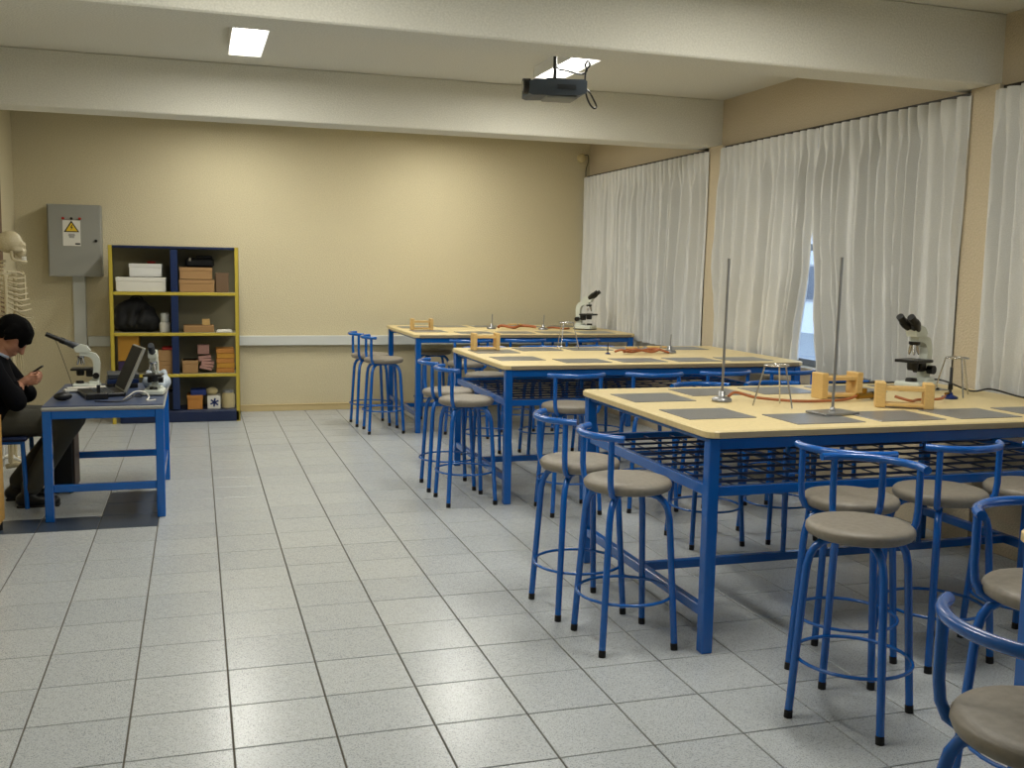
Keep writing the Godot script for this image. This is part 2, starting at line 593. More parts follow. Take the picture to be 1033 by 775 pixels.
func build_shell() -> void:
	var t := 0.25
	struct("ceiling", bxm(V((X_LEFT + X_RIGHT) / 2, Y_CEIL + t / 2, (Z_BACK + Z_FRONT) / 2), V(X_RIGHT - X_LEFT + 2 * t, t, Z_FRONT - Z_BACK + 2 * t)), M.ceiling, "plain pale plastered ceiling")
	struct("wall_back", bxm(V((X_LEFT + X_RIGHT) / 2, Y_CEIL / 2, Z_BACK - t / 2), V(X_RIGHT - X_LEFT + 2 * t, Y_CEIL, t)), M.wall, "cream stucco wall at the end of the room")
	struct("wall_front", bxm(V((X_LEFT + X_RIGHT) / 2, Y_CEIL / 2, Z_FRONT + t / 2), V(X_RIGHT - X_LEFT + 2 * t, Y_CEIL, t)), M.wall, "cream wall behind the viewer")
	struct("wall_left", bxm(V(X_LEFT - t / 2, Y_CEIL / 2, (Z_BACK + Z_FRONT) / 2), V(t, Y_CEIL, Z_FRONT - Z_BACK)), M.wall, "cream wall along the left side")
	struct("trim_1", bxm(V(X_LEFT + 0.02, 1.3, -9.93), V(0.04, 2.6, 0.16), 0.006), M.cardboard_dark, "narrow brown upright frame on the left wall")
	# right wall: sill wall, head wall and piers around three window openings
	var w := MB.new()
	var zs := [[-10.78, -8.27], [-7.88, -5.10], [-4.72, -1.90], [-1.62, 1.3]]
	var xm := X_RIGHT + t / 2
	var zc := (Z_BACK + Z_FRONT) / 2
	w.box(V(xm, 0.43, zc), V(t, 0.86, Z_FRONT - Z_BACK))
	w.box(V(xm, (2.55 + Y_CEIL) / 2, zc), V(t, Y_CEIL - 2.55, Z_FRONT - Z_BACK))
	var edges := [Z_BACK]
	for a in zs:
		edges.append(a[0])
		edges.append(a[1])
	edges.append(Z_FRONT)
	for i in range(0, edges.size(), 2):
		w.box(V(xm, 1.705, (edges[i] + edges[i + 1]) / 2), V(t, 1.69, edges[i + 1] - edges[i]))
	for a in [[-7.985, -7.745], [-4.885, -4.665], [-1.86, -1.63]]:
		w.box(V(X_RIGHT - 0.03, Y_BEAM / 2, (a[0] + a[1]) / 2), V(0.09, Y_BEAM, a[1] - a[0]), 0.004)
	struct("wall_right", w, M.wall_right, "beige wall with piers between curtained windows")
	for i in 4:
		var a: Array = zs[i]
		var zm: float = (a[0] + a[1]) / 2
		var ln: float = a[1] - a[0]
		var x := X_RIGHT + 0.14
		var fr := MB.new()
		for y in [0.885, 1.75, 2.525]:
			fr.box(V(x, y, zm), V(0.05, 0.05, ln), 0.004)
		for k in 4:
			fr.box(V(x, 1.705, a[0] + 0.025 + (ln - 0.05) * k / 3.0), V(0.05, 1.69, 0.05), 0.004)
		var o := struct("window_%d" % (i + 1), fr, M.alu, "aluminium window behind the curtain, bay %s" % ["by the end wall", "beyond the second bench", "beyond the nearest bench", "beside the viewer"][i])
		for k in 3:
			var z: float = a[0] + 0.025 + (ln - 0.05) * (k + 0.5) / 3.0
			for y in [[0.91, 1.725], [1.775, 2.5]]:
				part("pane", bxm(V(x, (y[0] + y[1]) / 2, z), V(0.006, y[1] - y[0], (ln - 0.05) / 3.0 - 0.05)), M.glass, o)
	# beams
	for b in [[-7.86, -8.16, "far", 0.008], [-4.63, -4.89, "near", 0.024], [-1.60, -1.87, "front", 0.01]]:
		var o := struct("ceiling_beam" if b[2] == "far" else "ceiling_beam_001" if b[2] == "near" else "ceiling_beam_002", MB.new().box(V((X_LEFT + X_RIGHT) / 2, (Y_BEAM + Y_CEIL) / 2, 0), V(X_RIGHT - X_LEFT + 0.1, Y_CEIL - Y_BEAM, b[0] - b[1]), 0.008, Transform3D(Basis(Vector3.UP, b[3]), V(0, 0, (b[0] + b[1]) / 2))), M.ceiling, "pale plastered beam across the ceiling, %s" % {"far": "nearer the end wall", "near": "in front of the lamps", "front": "above the viewer"}[b[2]])
	# skirting of the end wall, two runs with a groove
	var sk := MB.new()
	sk.box(V((X_LEFT + X_RIGHT) / 2, 0.035, Z_BACK + 0.008), V(X_RIGHT - X_LEFT, 0.07, 0.016), 0.003)
	sk.box(V((X_LEFT + X_RIGHT) / 2, 0.066, Z_BACK + 0.011), V(X_RIGHT - X_LEFT, 0.012, 0.022), 0.003)
	struct("baseboard_back", sk, M.skirt, "narrow cream skirting along the end wall")
	struct("baseboard_left", bxm(V(X_LEFT + 0.008, 0.035, zc), V(0.016, 0.07, Z_FRONT - Z_BACK - 0.04), 0.003), M.skirt, "narrow cream skirting along the left wall")
	# white cable trunking along the end wall with its drop from the switch cabinet
	var tr := MB.new()
	tr.box(V(1.63, 0.752, Z_BACK + 0.03), V(5.33, 0.10, 0.06), 0.004)
	struct("trim_2", tr, M.trunk, "long white cable trunking along the end wall")
	var tr2 := MB.new()
	tr2.box(V(-1.105, 1.06, Z_BACK + 0.025), V(0.115, 0.72, 0.05), 0.004)
	struct("trim_3", tr2, M.trunk, "white vertical cable trunking below the grey cabinet")

func build_lamp(x: float, z: float, label: String) -> void:
	var t := thing("ceiling_lamp", label, "lamp", V(x, Y_CEIL, z), 0.0, "fluorescent ceiling lamps")
	var ln := 1.25
	var w := 0.22
	var h := MB.new()
	h.box(V(0, -0.008, 0), V(w, 0.016, ln))
	for s in [-1.0, 1.0]:
		h.prism(PackedVector2Array([Vector2(s * (w / 2 - 0.03), -0.016), Vector2(s * w / 2, -0.016), Vector2(s * w / 2, -0.075), Vector2(s * (w / 2 - 0.006), -0.075)]), ln)
		h.box(V(0, -0.045, s * (ln / 2 - 0.003)), V(w, 0.06, 0.006))
	part("housing", h, M.reflector, t)
	for k in 3:
		var xx := (k - 1) * 0.058
		part("tube", MB.new().cyl(V(xx, -0.048, -ln / 2 + 0.02), V(xx, -0.048, ln / 2 - 0.02), 0.017, 14), M.tube_light, t)
	var l := AreaLight3D.new()
	l.name = "lamp_light"
	l.area_size = Vector2(w - 0.02, ln - 0.04)
	l.light_energy = LAMP_ENERGY
	l.light_color = Color(1.0, 0.99, 0.95)
	l.shadow_enabled = true
	l.area_range = 20.0
	l.area_attenuation = 2.0
	l.rotation_degrees = V(-90, 0, 0)
	l.position = V(0, -0.082, 0)
	t.add_child(l)

func build_curtain(called: String, label: String, za: float, zb: float, sd: int, edge_a: Callable, edge_b: Callable, hem: Callable) -> void:
	var t := thing(called, label, "curtain", V(X_RIGHT - 0.085, 0, 0), 0.0, "pale grey curtains along the windows")
	var f := FastNoiseLite.new()
	f.seed = sd
	f.frequency = 1.0
	var top := 2.575
	var cols := int(absf(zb - za) / 0.0085)
	var rows := 40
	var pos := []
	for j in rows + 1:
		var row := []
		for i in cols + 1:
			var u := float(i) / cols
			var v := float(j) / rows
			var z0 := lerpf(za, zb, u)
			var low: float = hem.call(z0)
			var y := lerpf(top, low, v)
			var ea: float = edge_a.call(y)
			var eb: float = edge_b.call(y)
			var z := lerpf(za + ea, zb + eb, u)
			var sway := f.get_noise_2d(z0 * 1.1, y * 0.35) * 0.10 * v
			var uu := z0 + sway
			# gathered heading: crisp narrow pleats; below they open into uneven folds that keep running down
			var ph := uu / 0.098 * TAU + f.get_noise_1d(z0 * 2.3) * 3.0
			var pleat := pow(absf(sin(ph * 0.5)), 0.5) * 2.0 - 1.0
			var big := 0.62 + 0.75 * f.get_noise_2d(z0 * 2.6, y * 0.12 + 9.0)
			var fold := sin(ph + 0.5 * sin(ph)) * big
			fold += 0.40 * sin(ph * 0.5 + 1.1 + f.get_noise_2d(z0 * 1.1, y * 0.25) * 2.0)
			var w := smoothstep(0.03, 0.22, v)
			var x := lerpf(-pleat * 0.032, fold * 0.066, w) + f.get_noise_2d(z0 * 7.0, y * 3.0) * 0.009 * v
			x = lerpf(0.0, x, smoothstep(0.0, 0.03, u) * smoothstep(1.0, 0.97, u))
			row.append(V(clampf(x, -0.064, 0.064), y, z))
		pos.append(row)
	var mb := MB.new()
	var nor := []
	for j in rows + 1:
		var row := []
		for i in cols + 1:
			var du: Vector3 = pos[j][mini(i + 1, cols)] - pos[j][maxi(i - 1, 0)]
			var dv: Vector3 = pos[mini(j + 1, rows)][i] - pos[maxi(j - 1, 0)][i]
			row.append(du.cross(dv).normalized() * (1.0 if zb > za else -1.0))
		nor.append(row)
	for j in rows:
		for i in cols:
			mb.tri(pos[j][i], pos[j][i + 1], pos[j + 1][i + 1], nor[j][i], nor[j][i + 1], nor[j + 1][i + 1])
			mb.tri(pos[j][i], pos[j + 1][i + 1], pos[j + 1][i], nor[j][i], nor[j + 1][i + 1], nor[j + 1][i])
	part("cloth", mb, M.curtain, t)

func build_curtains() -> void:
	var none := func(_y): return 0.0
	var low := func(z): return 0.865 + 0.012 * sin(z * 3.0)
	build_curtain("curtain", "pale grey pleated curtain in the bay next to the end wall", -10.90, -7.955, 3, func(y): return -0.03 * smoothstep(1.9, 1.0, y), func(y): return -0.03 * smoothstep(2.3, 1.0, y), low)
	build_curtain("curtain", "pale curtain with its hem pulled aside, left of the bright gap", -7.76, -6.345, 8, none, func(y): return -0.03 * smoothstep(2.1, 1.7, y) - 0.10 * smoothstep(1.7, 0.95, y), func(z): return 0.905 - 0.015 * sin(z * 5.0))
	build_curtain("curtain", "wide pale curtain right of the bright gap, ending at a pier", -6.34, -4.862, 15, func(y): return 0.05 * smoothstep(1.9, 1.4, y) + 0.09 * smoothstep(1.5, 0.9, y), func(y): return -0.02 * smoothstep(2.1, 1.5, y), low)
	build_curtain("curtain", "pale curtain cut off by the right edge of the picture", -4.68, -1.85, 21, none, none, low)
	for a in [[-10.90, -7.99], [-7.74, -4.89], [-4.66, -1.87]]:
		single("curtain_rail", bxm(V(0, 0, 0), V(0.05, 0.022, a[1] - a[0]), 0.003), M.rail, "thin dark curtain rail above the %s window" % {-10.90: "far", -7.74: "middle", -4.66: "nearest"}[a[0]], "curtain rail", "curtain rails", V(X_RIGHT - 0.03, 2.59, (a[0] + a[1]) / 2))

# ---------------------------------------------------------------- benches and stools
func build_bench(x0: float, x1: float, zf: float, zb: float, label: String, rack := true) -> Node3D:
	var zc := (zf + zb) / 2
	var xc := (x0 + x1) / 2
	var t := thing("lab_bench", label, "table", V(xc, 0, zc), 0.0, "laboratory benches with tiled tops")
	var lx := x1 - x0
	var lz := zf - zb
	# rounded top
	var poly := PackedVector2Array()
	var r := 0.05
	for q in [[1, 1, 0.0], [-1, 1, PI / 2], [-1, -1, PI], [1, -1, 3 * PI / 2]]:
		for k in 5:
			var a: float = q[2] + PI / 2 * k / 4
			poly.append(Vector2(q[0] * (lx / 2 - r) + cos(a) * r, q[1] * (lz / 2 - r) + sin(a) * r))
	var top := MB.new()
	var inner := PackedVector2Array()
	for p in poly:
		inner.append(p - p.sign() * Vector2(0.006, 0.006))
	var flatb := Basis(Vector3.RIGHT, PI / 2)
	top.prism(poly, 0.022, Transform3D(flatb, V(0, TOP - 0.018, 0)))
	top.prism(inner, 0.032, Transform3D(flatb, V(0, TOP - 0.017, 0)))
	for i in poly.size():
		var a := poly[i]
		var b := poly[(i + 1) % poly.size()]
		var c := inner[(i + 1) % poly.size()]
		var d := inner[i]
		for s in [[TOP - 0.007, TOP - 0.001, 1.0], [TOP - 0.029, TOP - 0.033, -1.0]]:
			# prism maps y of the polygon to z
			top.quad(V(a.x, s[0], a.y), V(b.x, s[0], b.y), V(c.x, s[1], c.y), V(d.x, s[1], d.y), V(a.x + b.x, 0.2 * s[2] * lx, a.y + b.y) * V(0.02, 1, 0.02) + V(0, s[2], 0))
	part("tabletop", top, M.laminate, t)
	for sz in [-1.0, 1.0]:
		part("edge_strip", bxm(V(0, TOP - 0.018, sz * (lz / 2 + 0.0006)), V(lx - 2 * r, 0.021, 0.003)), M.edge_shade, t, "bench edge darkened by painted-in shade")  # painted shade: long edges darker than the top, short ends left plain
	var spots := []
	for k in 4:
		spots.append([x0 + 0.465 + k * 0.416, x0 + 0.80 + k * 0.416, zf - 0.09, zf - 0.375])
		spots.append([x0 + 0.465 + k * 0.416, x0 + 0.80 + k * 0.416, zb + 0.09, zb + 0.375])
	spots.append([x0 + 0.07, x0 + 0.395, zf - 0.30, zf - 0.60])
	spots.append([x0 + 0.07, x0 + 0.395, zb + 0.24, zb + 0.55])
	for s in spots:
		part("inlay_tile", bxm(V((s[0] + s[1]) / 2 - xc, TOP + 0.0, (s[2] + s[3]) / 2 - zc), V(s[1] - s[0], 0.004, absf(s[3] - s[2])), 0.001), M.inlay, t, "grey inlaid tile")
	var ix := lx / 2 - 0.045
	var iz := lz / 2 - 0.045
	for sx in [-1.0, 1.0]:
		for sz in [-1.0, 1.0]:
			part("leg", bxm(V(sx * ix, (TOP - 0.035) / 2, sz * iz), V(0.05, TOP - 0.035, 0.05), 0.004), M.blue, t)
	for sz in [-1.0, 1.0]:
		part("apron", bxm(V(0, TOP - 0.06, sz * iz), V(2 * ix - 0.05, 0.045, 0.03), 0.003), M.blue, t)
		if not rack:
			continue
		part("rack_rail", bxm(V(0, 0.675, sz * iz), V(2 * ix - 0.05, 0.04, 0.03), 0.003), M.blue, t)
	for sx in [-1.0, 1.0]:
		part("apron", bxm(V(sx * ix, TOP - 0.045, 0), V(0.03, 0.022, 2 * iz - 0.05), 0.003), M.blue, t)
		if rack:
			part("rack_rail", bxm(V(sx * ix, 0.675, 0), V(0.03, 0.045, 2 * iz - 0.05), 0.003), M.blue, t)
		part("end_stretcher", bxm(V(sx * ix, 0.17, 0), V(0.035, 0.045, 2 * iz - 0.05), 0.003), M.blue, t)
	part("long_stretcher", bxm(V(0, 0.17, 0), V(2 * ix - 0.035, 0.04, 0.035), 0.003), M.blue, t)
	for x in [x0 + 0.82, x0 + 1.62]:
		part("support_post", MB.new().cyl(V(x - xc, 0.19, 0), V(x - xc, TOP - 0.08, 0), 0.013, 10), M.blue, t)
	if not rack:
		return t
	var w := MB.new()
	var nzr := int(2 * iz / 0.13)
	for k in range(1, nzr):
		var z := -iz + 2 * iz * k / nzr
		w.tube([V(-ix + 0.01, 0.682, z), V(ix - 0.01, 0.682, z)], 0.0065, 6)
	for k in range(1, 14):
		var x := -ix + 2 * ix * k / 14.0
		w.tube([V(x, 0.676, -iz + 0.01), V(x, 0.676, iz - 0.01)], 0.004, 5)
	part("wire_rack", w, M.wire, t).set_meta("kind", "stuff")
	return t

var stool0: Node3D
const STOOLS := "blue stools with round grey seats"

func make_stool() -> Node3D:
	# the sitter looks along +z; the back rest stands on the -z side
	var t := Node3D.new()
	var seat := MB.new()
	seat.lathe([Vector2(0, 0.655), Vector2(0.165, 0.655), Vector2(0.178, 0.662), Vector2(0.184, 0.675), Vector2(0.183, 0.688), Vector2(0.174, 0.698), Vector2(0.15, 0.704), Vector2(0.08, 0.706), Vector2(0, 0.7065)], 28)
	part("seat", seat, M.vinyl, t)
	var plate := MB.new()
	plate.lathe([Vector2(0, 0.632), Vector2(0.06, 0.632), Vector2(0.06, 0.655), Vector2(0, 0.655)], 14)
	part("seat_plate", plate, M.blue, t)
	for k in 4:
		var a := PI / 4 + PI / 2 * k
		var d := Vector3(cos(a), 0, sin(a))
		var pts := [d * 0.045 + V(0, 0.643, 0), d * 0.105 + V(0, 0.643, 0), d * 0.135 + V(0, 0.636, 0), d * 0.160 + V(0, 0.618, 0), d * 0.177 + V(0, 0.590, 0), d * 0.187 + V(0, 0.55, 0), d * 0.191 + V(0, 0.51, 0), d * 0.226 + V(0, 0.03, 0)]
		var leg := part("leg", MB.new().tube(pts, 0.0142, 9), M.blue, t)
		part("rubber_foot", MB.new().cyl(d * 0.2275 + V(0, 0, 0), d * 0.2255 + V(0, 0.027, 0), 0.015, 9), M.rubber, leg)
	part("foot_ring", MB.new().tube(ring_pts(V(0, 0.215, 0), 0.200, 28), 0.0065, 7, true), M.blue, t)
	var arc := []
	for i in 17:
		var a := -PI / 2 + deg_to_rad(lerpf(-60, 60, i / 16.0))
		arc.append(V(cos(a) * 0.215, 0.895 , sin(a) * 0.205))
	part("back_rest", MB.new().tube(arc, 0.0145, 10), M.blue, t)
	for s in [-1.0, 1.0]:
		var a: float = -PI / 2 + s * deg_to_rad(47)
		var d := Vector3(cos(a), 0, sin(a))
		var pts := [d * 0.208 + V(0, 0.89, 0), d * 0.208 + V(0, 0.74, 0), d * 0.203 + V(0, 0.695, 0), d * 0.188 + V(0, 0.662, 0), d * 0.165 + V(0, 0.648, 0), d * 0.06 + V(0, 0.646, 0)]
		part("back_post", MB.new().tube(pts, 0.0128, 9), M.blue, t)
	return t

func put_stool(x: float, z: float, facing: float, label: String) -> Node3D:
	# facing in degrees: 0 looks along +x, 90 looks away from the viewer (-z), -90 towards the viewer
	var o: Node3D
	if stool0 == null:
		stool0 = make_stool()
		o = stool0
	else:
		o = stool0.duplicate()
	o.name = numbered("lab_stool")
	add_child(o)
	o.position = V(x, 0, z)
	o.rotation.y = deg_to_rad(facing + 90.0)
	tag(o, label, "stool", STOOLS)
	return o

func build_stools() -> void:
	put_stool(1.705, -3.82, 0, "stool at the left end of the nearest full bench, closer to viewer")
	put_stool(1.665, -4.27, 3, "stool at the left end of the nearest full bench, partly hidden behind another")
	put_stool(2.195, -2.935, -145, "stool in the aisle at right, standing wholly in view, its back to the bench")
	put_stool(2.44, -3.33, 38, "stool just behind the wholly visible aisle stool, pushed to the nearest bench")
	put_stool(2.88, -3.35, 94, "stool second from the left on the front side of the nearest full bench")
	put_stool(3.32, -3.33, 95, "stool at the right picture edge, on the front side of the nearest full bench")
	put_stool(1.584, -1.493, 0, "stool cut off by the lower right corner of the picture")
	put_stool(2.29, -2.19, -80, "stool half cut off at the right edge, below the pale table corner")
	put_stool(2.80, -5.17, -90, "stool seen under the nearest full bench, on its far side, leftmost")
	put_stool(3.28, -5.17, -88, "stool seen under the nearest full bench, on its far side, second from left")
	put_stool(3.76, -5.18, -92, "stool seen under the nearest full bench, on its far side, rightmost")
	put_stool(1.70, -6.46, 2, "stool at the left end of the middle bench, closer to viewer")
	put_stool(1.69, -6.92, -3, "stool at the left end of the middle bench, partly hidden by the other")
	put_stool(2.28, -6.05, 90, "stool in front of the middle bench, seat beside the nearest bench corner")
	put_stool(2.82, -6.03, 84, "stool on the front side of the middle bench, second from the left")
	put_stool(3.33, -6.06, 93, "stool on the front side of the middle bench, third from the left")
	put_stool(3.82, -6.05, 88, "stool on the front side of the middle bench, closest to the curtains")
	put_stool(2.26, -7.91, -90, "stool on the far side of the middle bench, leftmost")
	put_stool(2.75, -7.92, -95, "stool on the far side of the middle bench, second from left")
	put_stool(3.24, -7.91, -86, "stool on the far side of the middle bench, third from left")
	put_stool(1.67, -9.40, 0, "stool at the left end of the farthest bench, closer to viewer")
	put_stool(1.62, -9.87, 2, "stool at the left end of the farthest bench, beside the end wall")
	put_stool(2.36, -8.95, 90, "stool on the front side of the farthest bench, leftmost")
	put_stool(2.90, -8.97, 86, "stool on the front side of the farthest bench, second from left")
	put_stool(3.42, -8.95, 92, "stool on the front side of the farthest bench, third from left")
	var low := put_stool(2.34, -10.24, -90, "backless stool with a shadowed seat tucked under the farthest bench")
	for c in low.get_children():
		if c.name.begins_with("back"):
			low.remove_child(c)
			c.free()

# ---------------------------------------------------------------- apparatus on the benches
func build_retort(at: Vector3, turn: float, rod: float, round_base: bool, label: String) -> void:
	var t := thing("retort_stand", label, "stand", at, turn, "retort stands")
	if round_base:
		part("base", MB.new().lathe([Vector2(0, 0), Vector2(0.048, 0), Vector2(0.048, 0.012), Vector2(0.036, 0.02), Vector2(0.016, 0.024), Vector2(0.016, 0.05), Vector2(0, 0.05)], 20), M.steel, t)
	else:
		part("base", MB.new().box(V(0, 0.005, 0), V(0.20, 0.01, 0.13), 0.002), M.steel, t)
		part("collar", MB.new().lathe([Vector2(0.0, 0.01), Vector2(0.013, 0.01), Vector2(0.011, 0.028), Vector2(0, 0.028)], 12), M.steel, t)
	part("rod", MB.new().cyl(V(0, 0.012, 0), V(0.008, rod, 0), 0.0065 if rod > 0.4 else 0.005, 10), M.steel, t)

func build_tripod(at: Vector3, turn: float, h: float, label: String) -> void:
	var t := thing("tripod", label, "tripod", at, turn, "wire tripods for heating")
	part("top_ring", MB.new().tube(ring_pts(V(0, h, 0), 0.055, 20), 0.0045, 7, true), M.chrome, t)
	for k in 3:
		var a := TAU * k / 3.0 + 0.4
		var d := Vector3(cos(a), 0, sin(a))
		part("leg", MB.new().cyl(d * 0.055 + V(0, h, 0), d * 0.105 + V(0, 0.002, 0), 0.004, 7), M.chrome, t)

func build_rack(at: Vector3, turn: float, ln: float, h: float, thick: float, label: String) -> void:
	var t := thing("test_tube_rack", label, "rack", at, turn, "pine test tube racks")
	var dp := 0.09
	for s in [-1.0, 1.0]:
		part("end_board", MB.new().box(V(s * (ln / 2 - thick / 2), h / 2, 0), V(thick, h, dp), 0.003), M.pine, t)
	part("foot_board", MB.new().box(V(0, 0.014, 0), V(ln - 2 * thick, 0.014, dp * 0.9), 0.002), M.pine, t)
	# perforated shelf: strips with gaps between the holes
	var sh := MB.new()
	var y := h - 0.03
	for s in [-1.0, 1.0]:
		sh.box(V(0, y, s * dp * 0.33), V(ln - 2 * thick, 0.018, dp * 0.24), 0.001)
	var nh := 6
	for k in nh + 1:
		sh.box(V(lerpf(-ln / 2 + thick + 0.004, ln / 2 - thick - 0.004, float(k) / nh), y, 0), V(0.009, 0.012, dp * 0.45))
	part("tube_shelf", sh, M.pine, t)

func build_microscope(at: Vector3, turn: float, two_eyes: bool, size: float, label: String, camera_tube := false) -> void:
	# looks along +x: the eyepieces lean towards -x ... the arm stands on the +x side
	var t := thing("microscope", label, "microscope", at, turn, "white and black microscopes")
	var k := size
	var base := MB.new()
	base.box(V(0.01, 0.022, 0) * k, V(0.20, 0.044, 0.15) * k, 0.010 * k)
	base.box(V(0.065, 0.05, 0) * k, V(0.08, 0.03, 0.11) * k, 0.010 * k)
	part("base", base, M.mic_white, t)
	part("base_trim", MB.new().box(V(0.01, 0.004, 0) * k, V(0.206, 0.008, 0.156) * k, 0.002), M.black, t)
	var arm := MB.new()
	var prof := PackedVector2Array()
	for p in [[0.045, 0.05], [0.10, 0.05], [0.108, 0.13], [0.112, 0.20], [0.104, 0.245], [0.082, 0.275], [0.045, 0.288], [0.0, 0.288], [-0.035, 0.284], [-0.035, 0.258], [0.01, 0.256], [0.04, 0.246], [0.058, 0.225], [0.064, 0.19], [0.058, 0.12]]:
		prof.append(Vector2(p[0], p[1]) * k)
	arm.prism(prof, 0.048 * k)
	part("arm", arm, M.mic_white, t)
	var stage := part("stage", MB.new().box(V(-0.025, 0.155, 0) * k, V(0.15, 0.016, 0.14) * k, 0.003), M.black, t)
	part("stage_bracket", MB.new().box(V(0.035, 0.125, 0) * k, V(0.055, 0.06, 0.05) * k, 0.006), M.black, t)
	part("slide_clip", MB.new().box(V(-0.035, 0.166, 0.02) * k, V(0.07, 0.006, 0.01) * k), M.chrome, stage)
	part("condenser", MB.new().lathe([Vector2(0, 0.105) * k, Vector2(0.026, 0.105) * k, Vector2(0.03, 0.12) * k, Vector2(0.03, 0.145) * k, Vector2(0, 0.145) * k], 16, Transform3D(Basis(), V(-0.035, 0, 0) * k)), M.black, t)
	part("illuminator", MB.new().lathe([Vector2(0, 0.044) * k, Vector2(0.032, 0.044) * k, Vector2(0.028, 0.062) * k, Vector2(0, 0.064) * k], 16, Transform3D(Basis(), V(-0.04, 0, 0) * k)), M.black, t)
	for s in [-1.0, 1.0]:
		part("focus_knob", MB.new().cyl(V(0.082, 0.105, s * 0.024) * k, V(0.082, 0.105, s * 0.058) * k, 0.024 * k, 16), M.black, t)
	# nosepiece with objectives
	var nose := part("nosepiece", MB.new().lathe([Vector2(0, 0.238) * k, Vector2(0.02, 0.238) * k, Vector2(0.03, 0.246) * k, Vector2(0.03, 0.259) * k, Vector2(0, 0.259) * k], 18, Transform3D(Basis(), V(-0.03, 0, 0) * k)), M.black if two_eyes else M.chrome, t)
	for j in 3:
		var a := TAU * j / 3.0 + 0.5
		var d := Vector3(cos(a), 0, sin(a)) * 0.017 * k + V(-0.03, 0, 0) * k
		part("objective", MB.new().tube([d + V(0, 0.24, 0) * k, d * 1.0 + Vector3(cos(a), 0, sin(a)) * 0.008 * k + V(0, 0.205, 0) * k, d + Vector3(cos(a), 0, sin(a)) * 0.012 * k + V(0, 0.188, 0) * k], [0.010 * k, 0.010 * k, 0.005 * k], 10), M.chrome, nose)
	# head leaning back over the arm
	var head := MB.new()
	var hp := PackedVector2Array()
	for p in [[-0.06, 0.286], [0.03, 0.286], [0.045, 0.30], [0.02, 0.335], [-0.03, 0.35], [-0.075, 0.322]]:
		hp.append(Vector2(p[0], p[1]) * k)
	head.prism(hp, 0.062 * k)
	part("head", head, M.mic_white, t)
	var dir := V(-0.91, 0.415, 0) if camera_tube else V(-0.80, 0.60, 0)
	if two_eyes:
		for s in [-1.0, 1.0]:
			var a := V(-0.045, 0.328, s * 0.012) * k
			var b := a + (dir * 0.045 + V(0, 0, s * 0.020)) * k
			var c := b + dir * 0.065 * k
			part("eyepiece", MB.new().tube([a, b, b + dir * 0.018 * k, b + dir * 0.02 * k, c], [0.026 * k, 0.025 * k, 0.024 * k, 0.020 * k, 0.020 * k], 14), M.black, t)
	else:
		var a := V(-0.045, 0.325, 0) * k
		var e := part("eyepiece", MB.new().tube([a, a + dir * 0.07 * k, a + dir * 0.071 * k, a + dir * 0.11 * k], [0.026 * k, 0.026 * k, 0.022 * k, 0.022 * k], 14), M.dark_grey, t)
		if camera_tube:
			part("camera_body", MB.new().tube([a + dir * 0.105 * k, a + dir * 0.14 * k, a + dir * 0.141 * k, a + dir * 0.25 * k], [0.024 * k, 0.024 * k, 0.018 * k, 0.018 * k], 12), M.black, e)
			part("camera_cable", MB.new().tube(smooth([a + dir * 0.19 * k, a + dir * 0.17 * k + V(0.01, -0.05, 0.01), V(-0.15, 0.22, 0.02) * k, V(-0.11, 0.10, 0.05) * k, V(-0.08, 0.012, 0.085) * k], 6), 0.002, 5), M.black, e)

func hose(pts: Array, r: float, mtl: Material, called: String, label: String, category: String, group := "") -> void:
	single(called, MB.new().tube(smooth(pts, 8), r, 8), mtl, label, category, group)

func build_burner(at: Vector3, turn: float, label: String, size := 1.0) -> void:
	var t := thing("gas_burner", label, "burner", at, turn, "small burners and valves")
	t.scale = Vector3.ONE * size
	part("base", MB.new().lathe([Vector2(0, 0), Vector2(0.04, 0), Vector2(0.04, 0.008), Vector2(0.015, 0.018), Vector2(0.012, 0.03), Vector2(0, 0.03)], 18), M.plastic_blue, t)
	part("barrel", MB.new().cyl(V(0, 0.03, 0), V(0, 0.16, 0), 0.0075, 12), M.dark_grey, t)
	part("air_collar", MB.new().cyl(V(0, 0.045, 0), V(0, 0.075, 0), 0.012, 12), M.black, t)
	part("gas_inlet", MB.new().cyl(V(0, 0.026, 0), V(-0.05, 0.026, 0), 0.006, 8), M.brass, t)

